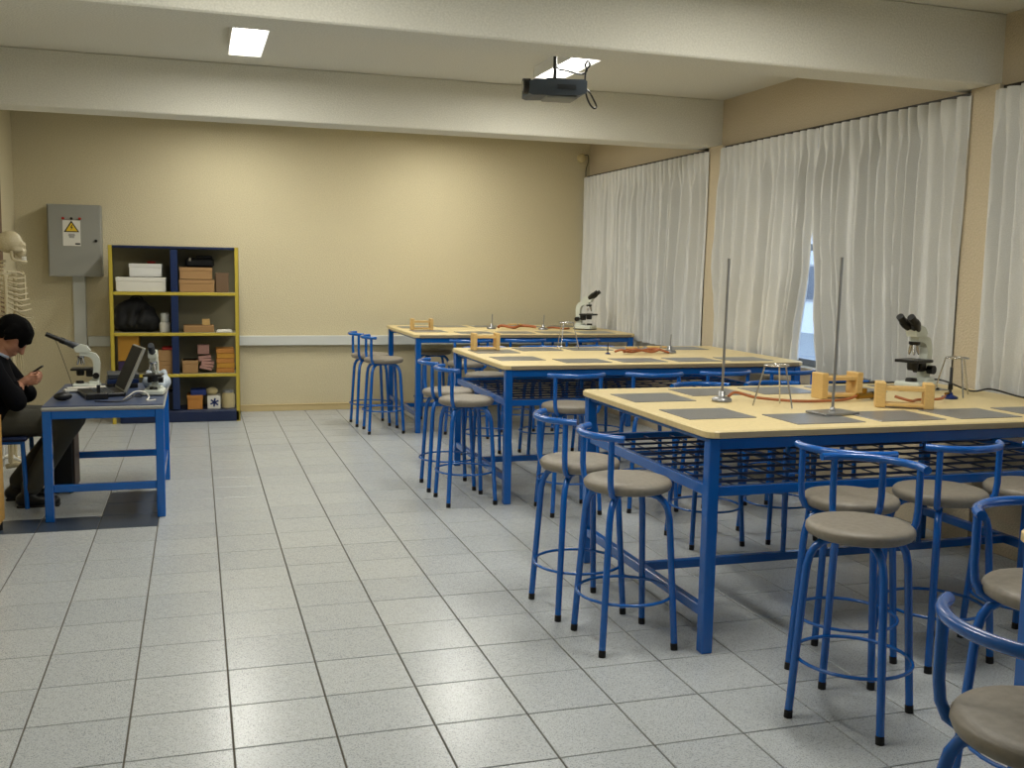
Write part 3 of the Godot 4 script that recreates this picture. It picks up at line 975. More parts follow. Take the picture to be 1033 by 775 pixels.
func build_bench_things() -> void:
	# nearest full bench
	build_retort(V(2.441, TOP + 0.002, -4.381), 0.0, 0.69, true, "tall steel rod on a round foot at the left of the nearest bench")
	build_retort(V(2.735, TOP + 0.002, -3.90), 0.15, 0.70, false, "tall steel rod on a flat rectangular plate, nearest bench")
	build_tripod(V(2.60, TOP + 0.002, -4.16), 1.2, 0.195, "steel tripod beside the round-footed rod on the nearest bench")
	build_tripod(V(3.80, TOP + 0.002, -4.36), 0.6, 0.20, "steel tripod at the right on the nearest bench, before the pier")
	build_rack(V(3.12, TOP, -4.42), 0.05, 0.25, 0.13, 0.038, "taller pine test tube rack in the middle of the nearest bench")
	build_rack(V(3.21, TOP + 0.002, -4.02), -0.55, 0.26, 0.12, 0.045, "pine test tube rack at an angle, below the binocular microscope")
	build_microscope(V(3.79, TOP + 0.002, -4.66), 0.35, true, 1.02, "binocular microscope with black eyepieces on the nearest bench")
	hose([V(2.47, TOP + 0.025, -4.37), V(2.53, TOP + 0.04, -4.40), V(2.62, TOP + 0.018, -4.36), V(2.78, TOP + 0.009, -4.27), V(2.95, TOP + 0.010, -4.24), V(3.08, TOP + 0.012, -4.27), V(3.16, TOP + 0.03, -4.29)], 0.007, M.rubber_tube, "rubber_hose", "reddish rubber hose snaking from the rod foot to the burner", "hose", "rubber hoses")
	hose([V(3.30, TOP + 0.03, -4.20), V(3.36, TOP + 0.012, -4.15), V(3.44, TOP + 0.010, -4.20), V(3.52, TOP + 0.02, -4.14), V(3.60, TOP + 0.024, -4.20)], 0.007, M.rubber_tube, "rubber_hose", "reddish rubber hose behind the angled pine rack", "hose", "rubber hoses")
	var v := thing("brass_valve", "brass gas valve with black knob between the pine racks", "valve", V(3.19, TOP + 0.002, -4.29), 0.2)
	part("body", MB.new().cyl(V(-0.05, 0.022, 0), V(0.05, 0.022, 0), 0.016, 12), M.brass, v)
	part("stem", MB.new().cyl(V(0, 0.03, 0), V(0, 0.06, 0), 0.012, 10), M.brass, v)
	part("knob", MB.new().cyl(V(0.05, 0.022, 0), V(0.075, 0.022, 0), 0.02, 12), M.black, v)
	build_burner(V(3.70, TOP + 0.002, -4.28), 0.4, "dark burner with a blue foot beside the binocular microscope")
	hose([V(3.45, TOP + 0.012, -4.90), V(3.65, TOP + 0.012, -4.90), V(3.86, TOP + 0.014, -4.88), V(3.99, TOP + 0.045, -4.72), V(3.99, TOP + 0.012, -4.46), V(4.05, TOP + 0.03, -4.38), V(4.09, TOP + 0.008, -4.2), V(4.11, TOP + 0.02, -4.05), V(4.10, TOP + 0.01, -3.9), V(4.12, TOP + 0.01, -3.75)], 0.005, M.black, "power_cable", "black cable lying along the window end of the nearest bench", "cable")
	# middle bench
	build_rack(V(2.10, TOP + 0.002, -7.43), 0.0, 0.21, 0.13, 0.03, "pine test tube rack at the left end of the middle bench")
	build_tripod(V(2.75, TOP + 0.002, -7.42), 0.2, 0.21, "steel tripod on the middle bench, far side")
	hose([V(2.985, TOP + 0.02, -6.99), V(3.02, TOP + 0.035, -6.95), V(3.12, TOP + 0.012, -7.02), V(3.2, TOP + 0.03, -6.96), V(3.27, TOP + 0.012, -7.05), V(3.34, TOP + 0.03, -7.0), V(3.41, TOP + 0.012, -6.96), V(3.36, TOP + 0.03, -7.1), V(3.24, TOP + 0.015, -7.12), V(3.14, TOP + 0.035, -7.06), V(3.06, TOP + 0.015, -7.0), V(3.12, TOP + 0.04, -6.93), V(3.25, TOP + 0.02, -6.92), V(3.33, TOP + 0.04, -6.94)], 0.0085, M.rubber_tube, "rubber_hose", "coiled reddish rubber hose on the middle bench", "hose", "rubber hoses")
	build_burner(V(2.93, TOP + 0.002, -7.0), 1.0, "small burner at the left end of the coiled hose, middle bench", 0.5)
	build_retort(V(3.47, TOP + 0.002, -7.06), 0.3, 0.14, true, "short dark rod at the right end of the coiled hose, middle bench")
	for a in [[V(3.14, TOP + 0.048, -6.99), 0.25, "pale wooden clamp across the coiled hose, left one"], [V(3.34, TOP + 0.050, -7.02), -0.3, "pale wooden clamp across the coiled hose, right one"], [V(3.12, TOP + 0.051, -9.94), 0.2, "pale wooden clamp on the hose of the farthest bench"]]:
		var c := thing("wooden_clamp", a[2], "clamp", a[0], a[1], "wooden test tube clamps")
		for s in [-1.0, 1.0]:
			part("jaw", MB.new().box(V(0, 0, s * 0.008), V(0.15, 0.012, 0.012), 0.002, Transform3D(Basis(Vector3.UP, s * 0.03), Vector3.ZERO)), M.pine, c)
		part("spring", MB.new().cyl(V(0.03, 0.0, -0.014), V(0.03, 0.0, 0.014), 0.008, 10), M.steel, c)
	# farthest bench
	build_rack(V(2.13, TOP + 0.002, -9.86), 0.0, 0.22, 0.11, 0.03, "small pine test tube rack on the farthest bench")
	build_retort(V(2.89, TOP + 0.002, -10.0), 0.0, 0.15, true, "short rod left of the flat hose on the farthest bench")
	build_retort(V(3.40, TOP + 0.002, -9.85), 0.0, 0.15, true, "short rod right of the flat hose on the farthest bench")
	hose([V(2.95, TOP + 0.022, -9.96), V(3.0, TOP + 0.035, -9.98), V(3.1, TOP + 0.020, -9.9), V(3.2, TOP + 0.035, -9.97), V(3.3, TOP + 0.03, -9.92), V(3.34, TOP + 0.022, -9.9)], 0.015, M.rubber_tube, "rubber_hose", "reddish rubber hose between two short rods, farthest bench", "hose", "rubber hoses")
	hose([V(3.44, TOP + 0.014, -9.86), V(3.52, TOP + 0.02, -9.9), V(3.62, TOP + 0.012, -9.84), V(3.70, TOP + 0.012, -9.9)], 0.010, M.rubber_tube, "rubber_hose", "short reddish rubber hose left of the far microscope", "hose", "rubber hoses")
	build_microscope(V(3.88, TOP + 0.002, -9.88), PI * 0.74, true, 1.0, "binocular microscope on the farthest bench before the curtain")

# ---------------------------------------------------------------- switch cabinet, projector, alarm
func build_switch_cabinet() -> void:
	var t := thing("switch_cabinet", "grey metal switch cabinet with a yellow warning sign on the end wall", "cabinet", V(-1.117, 1.4, Z_BACK))
	part("body", MB.new().box(V(0, 0.345, 0.10), V(0.48, 0.69, 0.20), 0.004), M.grey_box, t)
	var door := part("door", MB.new().box(V(0.004, 0.345, 0.207), V(0.468, 0.675, 0.018), 0.004), M.grey_box, t)
	part("latch", MB.new().cyl(V(0.195, 0.345, 0.214), V(0.195, 0.345, 0.228), 0.014, 12), M.black, door)
	for k in 3:
		var o := part("indicator_lamp", MB.new().cyl(V(-0.095 + k * 0.075, 0.555, 0.214), V(-0.095 + k * 0.075, 0.555, 0.232), 0.013, 12), [M.red, M.black, M.red][k], door)
	var sign := part("warning_sign", MB.new().box(V(-0.022, 0.415, 0.2175), V(0.158, 0.245, 0.003)), M.paper, door, "white sticker with a yellow warning triangle")
	var tz := 0.2198
	part("triangle_border", MB.new().prism(PackedVector2Array([Vector2(-0.092, 0.425), Vector2(0.048, 0.425), Vector2(-0.022, 0.535)]), 0.001, Transform3D(Basis(), V(0, 0, tz))), M.black, door)
	part("triangle", MB.new().prism(PackedVector2Array([Vector2(-0.074, 0.434), Vector2(0.030, 0.434), Vector2(-0.022, 0.516)]), 0.001, Transform3D(Basis(), V(0, 0, tz + 0.0008))), M.sign_yellow, door)
	part("lightning_bolt", MB.new().prism(PackedVector2Array([Vector2(-0.018, 0.497), Vector2(-0.032, 0.468), Vector2(-0.023, 0.468), Vector2(-0.026, 0.443), Vector2(-0.010, 0.474), Vector2(-0.019, 0.474), Vector2(-0.012, 0.497)]), 0.001, Transform3D(Basis(), V(0, 0, tz + 0.0016))), M.black, door)
	for k in 4:
		part("print_line", MB.new().box(V(-0.022, 0.405 - k * 0.011, tz), V([0.055, 0.06, 0.05, 0.045][k], 0.006, 0.001)), M.print_grey, door)
	part("print_mark", MB.new().box(V(0.03, 0.313, tz), V(0.045, 0.014, 0.001)), M.black, door)
	part("bottom_lip", MB.new().box(V(0, 0.004, 0.21), V(0.476, 0.012, 0.02), 0.002), M.grey_box, t)

func build_projector() -> void:
	var t := thing("projector", "dark grey projector hanging from the ceiling below a lamp", "projector", V(2.165, 2.615, -6.15), -0.10)
	var body := MB.new()
	var prof := PackedVector2Array()
	for p in [[-0.185, 0.008], [-0.16, 0.0], [0.13, 0.012], [0.18, 0.03], [0.18, 0.098], [0.165, 0.108], [-0.15, 0.098], [-0.185, 0.082]]:
		prof.append(Vector2(p[0], p[1]))
	body.prism(prof, 0.22)
	part("body", body, M.projector, t)
	var lens := part("lens_housing", MB.new().tube([V(-0.17, 0.058, 0.06), V(-0.215, 0.056, 0.06)], 0.047, 18), M.black, t)
	part("lens", MB.new().cyl(V(-0.21, 0.056, 0.06), V(-0.218, 0.056, 0.06), 0.033, 16), M.chrome, lens)
	part("air_grille", MB.new().box(V(0.05, 0.058, 0.111), V(0.12, 0.03, 0.004), 0.001), M.dark_grey, t)
	part("lower_cover", MB.new().box(V(0.03, 0.002, 0.0), V(0.20, 0.02, 0.18), 0.008), M.grey_box, t)
	part("bracket", MB.new().box(V(0.0, 0.112, 0), V(0.12, 0.01, 0.12), 0.002), M.black, t)
	part("pole", MB.new().cyl(V(0, 0.115, 0), V(0, 0.375, 0), 0.012, 12), M.black, t)
	part("ceiling_plate", MB.new().box(V(0, 0.376, 0), V(0.16, 0.018, 0.12), 0.003), M.black, t)
	part("cable", MB.new().tube(smooth([V(0.185, 0.07, 0.02), V(0.215, 0.05, 0.03), V(0.25, -0.005, 0.03), V(0.265, -0.04, 0.03), V(0.245, -0.05, 0.035), V(0.215, -0.02, 0.04), V(0.195, 0.04, 0.03), V(0.19, 0.12, 0.02), V(0.195, 0.18, 0.02), V(0.215, 0.21, 0.03), V(0.20, 0.235, 0.04), V(0.185, 0.21, 0.03), V(0.2, 0.18, 0.02), V(0.17, 0.16, 0.0), V(0.08, 0.175, 0.0), V(0.01, 0.20, 0.0), V(0.0, 0.36, 0.022)], 6), 0.006, 6), M.black, t)
	var b := thing("alarm_bell", "small round alarm sounder high in the corner by the curtain", "alarm", V(4.19, 2.80, Z_BACK))
	part("housing", MB.new().lathe([Vector2(0, 0), Vector2(0.05, 0), Vector2(0.05, 0.03), Vector2(0.035, 0.05), Vector2(0, 0.055)], 18, Transform3D(Basis(Vector3.RIGHT, PI / 2), Vector3.ZERO)), M.cream, b)
	part("cable", MB.new().tube(smooth([V(0.03, 0.03, 0.02), V(0.075, 0.04, 0.012), V(0.085, -0.03, 0.01), V(0.06, -0.12, 0.01), V(0.06, -0.2, 0.008)], 5), 0.004, 5), M.black, b)

# ---------------------------------------------------------------- yellow and blue shelf with its load
func build_shelf() -> void:
	var x0 := -0.785
	var x1 := 0.40
	var zf := -10.30
	var zb := -10.72
	var hh := 1.705
	var xc := (x0 + x1) / 2
	var zc := (zf + zb) / 2
	var t := thing("metal_shelf", "yellow and blue metal shelf unit with open compartments by the end wall", "shelf", V(xc, 0, zc))
	var wx := x1 - x0
	var dz := zf - zb
	for sx in [-1.0, 1.0]:
		for sz in [-1.0, 1.0]:
			var p := MB.new()
			p.box(V(sx * (wx / 2 - 0.018), hh / 2, sz * (dz / 2 - 0.002)), V(0.036, hh, 0.004))
			p.box(V(sx * (wx / 2 - 0.002), hh / 2, sz * (dz / 2 - 0.018)), V(0.004, hh, 0.036))
			part("post", p, M.yellow, t)
	for y in [0.475, 0.875, 1.265]:
		var s := part("shelf_board", MB.new().box(V(0, y - 0.012, 0), V(wx - 0.012, 0.024, dz - 0.012), 0.002), M.shelf_back, t)
		part("front_edge", MB.new().box(V(0, y - 0.014, dz / 2 - 0.002), V(wx - 0.07, 0.030, 0.008), 0.002), M.yellow, s)
	part("top_board", MB.new().box(V(0, hh - 0.012, 0), V(wx - 0.01, 0.022, dz - 0.01), 0.002), M.navy, t)
	part("divider", MB.new().box(V(-0.005, 0.88, 0.0), V(0.018, hh - 0.2, dz - 0.02)), M.navy, t)
	part("divider_front", MB.new().box(V(-0.005, 0.90, dz / 2 - 0.006), V(0.065, hh - 0.16, 0.008)), M.plastic_navy, t)
	part("back_panel", MB.new().box(V(0, 0.90, -dz / 2 + 0.008), V(wx - 0.02, hh - 0.12, 0.006)), M.shelf_back, t)
	part("plinth", MB.new().box(V(0.02, 0.06, 0.0), V(wx - 0.10, 0.115, dz - 0.03), 0.003), M.navy, t)
	part("kick_plate", MB.new().box(V(0.04, 0.055, dz / 2 - 0.004), V(wx - 0.10, 0.10, 0.008), 0.002), M.navy, t)

func crate(called: String, px0: float, px1: float, py0: float, base: float, depth: float, mtl: Material, label: String, category: String, lid := true, z := -10.50, turn := 0.0, on := 0.0) -> Node3D:
	# px are picture columns and rows on the plane of the shelf, about 105 to the metre there
	var x0 := (px0 - 112.0) / 109.3 - 0.78
	var x1 := (px1 - 112.0) / 109.3 - 0.78
	var y0 := base
	var h := on if on > 0.0 else (427.0 - py0) / 105.0 - base
	var t := thing(called, label, category, V((x0 + x1) / 2, y0, z), turn)
	var w := x1 - x0
	part("carton", MB.new().box(V(0, h / 2, 0), V(w, h, depth), 0.004), mtl, t)
	if lid:
		part("lid", MB.new().box(V(0, h - minf(0.02, h * 0.15), 0), V(w + 0.006, minf(0.04, h * 0.3), depth + 0.006), 0.003), mtl, t)
	return t

func build_shelf_load() -> void:
	crate("storage_box", 118, 167, 279.5, 1.266, 0.30, M.paper, "long flat white box, lower of the two on the top shelf", "box")
	crate("storage_box", 131, 163, 266, 1.409, 0.24, M.white_metal, "white box lying on the longer white box, top shelf", "box", true, -10.50, 0.0, 0.125)
	single("red_lid", MB.new().lathe([Vector2(0, 0), Vector2(0.04, 0), Vector2(0.04, 0.02), Vector2(0, 0.022)], 14), M.red, "small red lid on the white boxes", "loose_lid", "", V(-0.41, 1.537, -10.52))  # this flat red disc is a loose lid
	crate("storage_box", 180.5, 216, 281.5, 1.266, 0.30, M.cardboard, "brown cardboard box, lower of the two on the top shelf", "box")
	crate("storage_box", 181, 214, 270, 1.391, 0.28, M.cardboard, "brown cardboard box stacked on another, top shelf", "box", true, -10.50, 0.0, 0.115)
	crate("storage_box", 217.5, 231, 274, 1.266, 0.26, M.cardboard_dark, "dark brown box at the right end of the top shelf", "box", false)
	var c := thing("camera_case", "black bulky case lying on top of the stacked cardboard boxes", "case", V(0.04, 1.508, -10.50))
	part("body", MB.new().box(V(0.0, 0.045, 0), V(0.27, 0.09, 0.18), 0.02), M.black_matt, c)
	part("flap", MB.new().box(V(0.04, 0.10, 0), V(0.16, 0.03, 0.14), 0.012), M.black_matt, c)
	part("clasp", MB.new().box(V(-0.09, 0.075, 0.095), V(0.02, 0.03, 0.006)), M.chrome, c)
	var b := thing("black_bag", "big slumped black bag on the second shelf", "bag", V(-0.53, 0.876, -10.49))
	var bag := MB.new()
	field_mesh(bag, [[V(-0.14, 0.09, 0), V(0.10, 0.09, 0), 0.09, 0.09], [V(-0.15, 0.20, 0), V(0.02, 0.24, 0), 0.075, 0.07], [V(0.09, 0.13, 0.02), V(0.10, 0.20, 0), 0.08, 0.05], [V(-0.10, 0.25, 0.02), V(-0.02, 0.29, 0), 0.06, 0.045], [V(-0.17, 0.08, 0.05), V(-0.16, 0.24, 0.05), 0.04, 0.035], [V(0.02, 0.10, 0.08), V(0.06, 0.2, 0.07), 0.035, 0.03], [V(-0.08, 0.08, 0.09), V(-0.04, 0.26, 0.05), 0.03, 0.025]], 0.012, 0.03)
	part("sack", bag, M.black_matt, b)
	part("handle", MB.new().tube(smooth([V(-0.08, 0.32, 0.0), V(-0.04, 0.345, 0.01), V(0.02, 0.335, 0.0), V(0.05, 0.28, 0.02)], 5), 0.008, 6), M.black, b)
	var j := thing("plastic_jar", "white plastic jar with a grey cap on the second shelf", "jar", V(-0.295, 0.876, -10.44))
	part("body", MB.new().lathe([Vector2(0, 0), Vector2(0.048, 0), Vector2(0.05, 0.01), Vector2(0.05, 0.085), Vector2(0.04, 0.095), Vector2(0, 0.095)], 18), M.paper, j)
	part("cap", MB.new().lathe([Vector2(0, 0.095), Vector2(0.04, 0.095), Vector2(0.04, 0.175), Vector2(0.03, 0.185), Vector2(0, 0.185)], 18), M.trunk, j)
	crate("flat_box", 184, 215, 327, 0.876, 0.26, M.cardboard, "wide flat cardboard tray on the second shelf", "box", false, -10.50, 0.0, 0.065)
	crate("small_box", 203, 211, 320, 0.942, 0.09, M.pine, "small pale wooden block on the flat tray", "box", false, -10.47, 0.0, 0.06)
	single("paper_stack", MB.new().box(V(0, 0.008, 0), V(0.15, 0.014, 0.12), 0.002).box(V(0.01, 0.02, -0.01), V(0.13, 0.01, 0.12), 0.002), M.paper, "loose white papers at the right end of the second shelf", "papers", "", V(0.255, 0.876, -10.38), 0.1)
	crate("storage_box", 118, 139, 338, 0.60, 0.24, M.mustard, "mustard yellow box on the third shelf, upper left", "box", false, -10.50, 0.0, 0.25)
	crate("book_stack", 118, 131, 355, 0.476, 0.24, M.purple, "purple books lying under the yellow box, third shelf", "book", false, -10.50, 0.0, 0.118)
	crate("storage_box", 158, 174, 366, 0.476, 0.22, M.cardboard, "brown carton on the third shelf left of the blue divider", "box", true, -10.46, 0.0, 0.12)
	crate("storage_box", 158, 174, 354, 0.598, 0.22, M.cardboard, "brown carton with a red tray on it, third shelf", "box", false, -10.46, 0.0, 0.105)
	crate("red_tray", 162, 174, 351, 0.704, 0.18, M.red, "flat red tray on top of a brown carton, third shelf", "tray", false, -10.46, 0.0, 0.025)
	crate("storage_box", 182, 198, 364, 0.476, 0.22, M.cardboard, "small brown carton right of the blue divider, third shelf", "box", true, -10.46, 0.0, 0.125)
	var pp := MB.new()
	for k in 5:
		pp.box(V(0.01 * (k % 3) - 0.01, 0.02 + k * 0.028, 0), V(0.12, 0.024, 0.14), 0.003, Transform3D(Basis(Vector3.BACK, deg_to_rad(-14 + 5 * k)), Vector3.ZERO))
	single("paper_bundle", pp, M.pink, "slumped bundle of pinkish papers on the third shelf", "papers", "", V(0.085, 0.50, -10.44))
	single("pink_carton", MB.new().box(V(0, 0.05, 0), V(0.11, 0.09, 0.10), 0.004), M.pink, "pink carton resting on the paper bundle", "box", "", V(0.06, 0.655, -10.44))
	for k in 5:
		single("folder", MB.new().box(V(0, 0.024, 0), V(0.17, 0.046, 0.24), 0.004), [M.ochre, M.mustard][k % 2], "ochre folder, %s of the stack at the right of the third shelf" % ["lowest", "second", "middle", "fourth", "topmost"][k], "folder", "stacked ochre folders", V(0.265 + 0.004 * (k % 2), 0.476 + k * 0.048, -10.47))
	crate("storage_box", 186.5, 202, 400, 0.118, 0.22, M.ochre, "plain orange-brown carton on the bottom shelf", "box", true, -10.46)
	var sc := crate("storage_box", 207, 220.5, 401, 0.118, 0.20, M.paper, "white carton with a blue star print on the bottom shelf", "box", false, -10.46)
	var star := MB.new()
	for k in 3:
		star.box(V(0, 0, 0), V(0.085, 0.016, 0.001), 0.0, Transform3D(Basis(Vector3.BACK, PI * k / 3.0 + 0.4), Vector3.ZERO))
	part("star_print", star, M.plastic_blue, sc).position = V(0.005, 0.065, 0.1012)
	crate("blue_tub", 190, 206, 394, 0.255, 0.2, M.plastic_blue, "blue plastic tub on top of the orange-brown carton", "tub", false, -10.46, 0.0, 0.055)
	single("cream_bowl", MB.new().lathe([Vector2(0, 0), Vector2(0.04, 0.002), Vector2(0.06, 0.03), Vector2(0.055, 0.055), Vector2(0.03, 0.07), Vector2(0, 0.074)], 18), M.cream, "cream upturned bowl on the white printed carton", "bowl", "", V(0.135, 0.248, -10.46))
	var g := thing("glass_jar", "grey jar at the right end of the bottom shelf", "jar", V(0.29, 0.118, -10.46))
	part("body", MB.new().lathe([Vector2(0, 0), Vector2(0.06, 0), Vector2(0.062, 0.01), Vector2(0.062, 0.13), Vector2(0.05, 0.15), Vector2(0, 0.15)], 18), M.cream, g)
	part("lid", MB.new().lathe([Vector2(0, 0.15), Vector2(0.052, 0.15), Vector2(0.052, 0.175), Vector2(0, 0.178)], 18), M.alu, g)
	crate("storage_box", 150, 172, 396, 0.118, 0.2, M.black_matt, "black box on the bottom shelf left of the divider", "box", true, -10.48)

# ---------------------------------------------------------------- the blue side table and what lies on it
func build_side_table() -> void:
	var x0 := -0.885
	var x1 := -0.195
	var zf := -6.45
	var zb := -7.62
	var hh := 0.70
	var xc := (x0 + x1) / 2
	var zc := (zf + zb) / 2
	var t := thing("side_table", "low blue steel table with a blue top, left of the aisle", "table", V(xc, 0, zc))
	part("tabletop", MB.new().box(V(0, hh - 0.004, 0), V(x1 - x0 - 0.012, 0.008, zf - zb - 0.012), 0.001), M.table_top, t)
	part("edge_strip", MB.new().box(V(0, hh - 0.018, 0), V(x1 - x0, 0.026, zf - zb), 0.008), M.table_edge, t)
	var ix := (x1 - x0) / 2 - 0.03
	var iz := (zf - zb) / 2 - 0.03
	for sx in [-1.0, 1.0]:
		for sz in [-1.0, 1.0]:
			part("leg", MB.new().box(V(sx * ix, (hh - 0.03) / 2, sz * iz), V(0.05, hh - 0.03, 0.05), 0.004), M.blue, t)
	for sz in [-1.0, 1.0]:
		part("apron", MB.new().box(V(0, hh - 0.055, sz * iz), V(2 * ix - 0.05, 0.05, 0.03), 0.003), M.blue, t)
		part("stretcher", MB.new().box(V(0, 0.20, sz * iz), V(2 * ix - 0.05, 0.045, 0.03), 0.003), M.blue, t)
	for sx in [-1.0, 1.0]:
		part("apron", MB.new().box(V(sx * ix, hh - 0.055, 0), V(0.03, 0.05, 2 * iz - 0.05), 0.003), M.blue, t)
	part("stretcher", MB.new().box(V(ix, 0.20, 0), V(0.03, 0.045, 2 * iz - 0.05), 0.003), M.blue, t)

	var y := hh
	build_microscope(V(-0.72, y, -7.32), 0.0, false, 0.86, "white microscope with a camera on its long black tube", true)
	build_microscope(V(-0.27, y, -6.93), PI * 0.47, false, 0.84, "white microscope seen end-on behind the laptop screen")
	# laptop, seen from its side, opened towards the person
	var l := thing("laptop", "open laptop seen from the side on the blue table", "laptop", V(-0.575, y, -6.98), 0.24)
	part("keyboard_base", MB.new().box(V(-0.02, 0.014, 0), V(0.24, 0.024, 0.33), 0.005), M.black, l)
	var keys := MB.new()
	for i in 5:
		for j in 13:
			keys.box(V(-0.06 + i * 0.022, 0.0275, -0.14 + j * 0.0233), V(0.018, 0.004, 0.019))
	part("keys", keys, M.dark_grey, l).set_meta("kind", "stuff")
	var b := Basis(Vector3.BACK, deg_to_rad(-24))
	part("screen_lid", MB.new().box(V(0, 0.155, 0), V(0.022, 0.31, 0.33), 0.006, Transform3D(b, V(0.098, 0.024, 0))), M.grey_box, l)
	part("screen", MB.new().box(V(-0.0125, 0.157, 0), V(0.003, 0.285, 0.31), 0.0, Transform3D(b, V(0.098, 0.024, 0))), M.black_matt, l)
	part("hinge", MB.new().cyl(V(0.098, 0.026, -0.14), V(0.098, 0.026, 0.14), 0.01, 10), M.black, l)
	var m := thing("computer_mouse", "black computer mouse at the front corner of the blue table", "mouse", V(-0.79, y + 0.015, -6.70), 0.3)
	part("shell", MB.new().ball(V(0, 0.012, 0), V(0.055, 0.026, 0.032), 16, 8), M.black, m)
	part("wheel", MB.new().cyl(V(0.03, 0.034, -0.004), V(0.03, 0.034, 0.004), 0.007, 10), M.grey_box, m)
	single("white_tray", MB.new().box(V(0, 0.012, 0), V(0.27, 0.016, 0.07), 0.004).box(V(0.0, 0.026, 0.0), V(0.24, 0.012, 0.05), 0.004), M.paper, "long white plastic tray before the camera microscope", "tray", "", V(-0.70, y, -7.16), 0.22)
	var ad := thing("power_adapter", "black power adapter standing before the laptop", "adapter", V(-0.60, y, -6.74), 0.2)
	part("brick", MB.new().box(V(0, 0.02, 0), V(0.13, 0.04, 0.06), 0.006), M.black, ad)
	part("plug", MB.new().box(V(0.01, 0.065, 0), V(0.02, 0.05, 0.02), 0.003), M.black, ad)
	hose([V(-0.44, y + 0.006, -6.64), V(-0.41, y + 0.03, -6.62), V(-0.37, y + 0.055, -6.64), V(-0.32, y + 0.05, -6.66), V(-0.29, y + 0.02, -6.65), V(-0.30, y + 0.005, -6.60), V(-0.25, y + 0.005, -6.62)], 0.005, M.paper, "white_cable", "white cable looped up at the right front of the table", "cable")
	hose([V(-0.60, y + 0.006, -6.60), V(-0.5, y + 0.006, -6.56), V(-0.42, y + 0.008, -6.60), V(-0.36, y + 0.03, -6.72), V(-0.34, y + 0.008, -6.78), V(-0.40, y + 0.006, -6.82)], 0.004, M.black, "black_cable", "thin black cable on the front of the blue table", "cable")
	var bag := MB.new()
	field_mesh(bag, [[V(-0.04, 0.04, 0.0), V(0.05, 0.045, 0.03), 0.05, 0.045], [V(0.03, 0.08, 0.0), V(0.05, 0.11, 0.02), 0.04, 0.02], [V(-0.04, 0.08, -0.03), V(-0.05, 0.10, -0.05), 0.035, 0.02], [V(-0.02, 0.03, 0.08), V(0.03, 0.03, 0.1), 0.035, 0.03]], 0.009, 0.03)
	single("plastic_bag", bag, M.clear_bag, "crumpled pale plastic bag at the right side of the table", "bag", "", V(-0.265, y + 0.012, -7.18))
	var bk := thing("book_pile", "dark books piled behind the white tray", "book", V(-0.50, y, -7.42), 0.1)
	for k in 3:
		part("book", MB.new().box(V(0.005 * k, 0.016 + k * 0.032, 0), V(0.20, 0.03, 0.26), 0.003), [M.black, M.plastic_navy, M.dark_grey][k], bk)
	# computer tower under the table
	var c := thing("computer_tower", "dark computer tower on the floor under the blue table", "computer", V(-0.895, 0, -7.40))
	part("case", MB.new().box(V(0, 0.275, 0), V(0.185, 0.51, 0.30), 0.006), M.tower, c)
	part("side_cover", MB.new().box(V(0.095, 0.275, 0), V(0.008, 0.50, 0.29), 0.002), M.brown, c)
	part("front_panel", MB.new().box(V(0, 0.275, 0.153), V(0.17, 0.49, 0.012), 0.004), M.black, c)
	for sx in [-1.0, 1.0]:
		for sz in [-1.0, 1.0]:
			part("foot", MB.new().cyl(V(sx * 0.07, 0, sz * 0.12), V(sx * 0.07, 0.022, sz * 0.12), 0.014, 10), M.rubber, c)
	# pale wooden cupboard cut off by the left edge
	var w := thing("wooden_cupboard", "light wood cupboard edge at the left border of the picture", "cupboard", V(-1.362, 0, -6.16))
	part("side_panel", MB.new().box(V(0.271, 0.355, 0), V(0.018, 0.59, 0.42), 0.002), M.desk_wood, w)
	part("side_panel", MB.new().box(V(-0.271, 0.355, 0), V(0.018, 0.59, 0.42), 0.002), M.desk_wood, w)
	part("cupboard_top", MB.new().box(V(0, 0.66, 0), V(0.56, 0.02, 0.43), 0.003), M.desk_wood, w)
	part("bottom_board", MB.new().box(V(0, 0.07, 0), V(0.524, 0.018, 0.42), 0.002), M.desk_wood, w)
	part("back_board", MB.new().box(V(0, 0.355, -0.20), V(0.524, 0.56, 0.01)), M.desk_wood, w)
	for sx in [-1.0, 1.0]:
		var d := part("door", MB.new().box(V(sx * 0.132, 0.365, 0.214), V(0.258, 0.57, 0.016), 0.002), M.desk_wood, w)
		part("knob", MB.new().ball(V(sx * 0.03, 0.40, 0.23), V(0.012, 0.012, 0.012), 10, 6), M.steel, d)
		for sz in [-1.0, 1.0]:
			part("foot", MB.new().cyl(V(sx * 0.25, 0, sz * 0.18), V(sx * 0.25, 0.062, sz * 0.18), 0.022, 12), M.rubber, w)

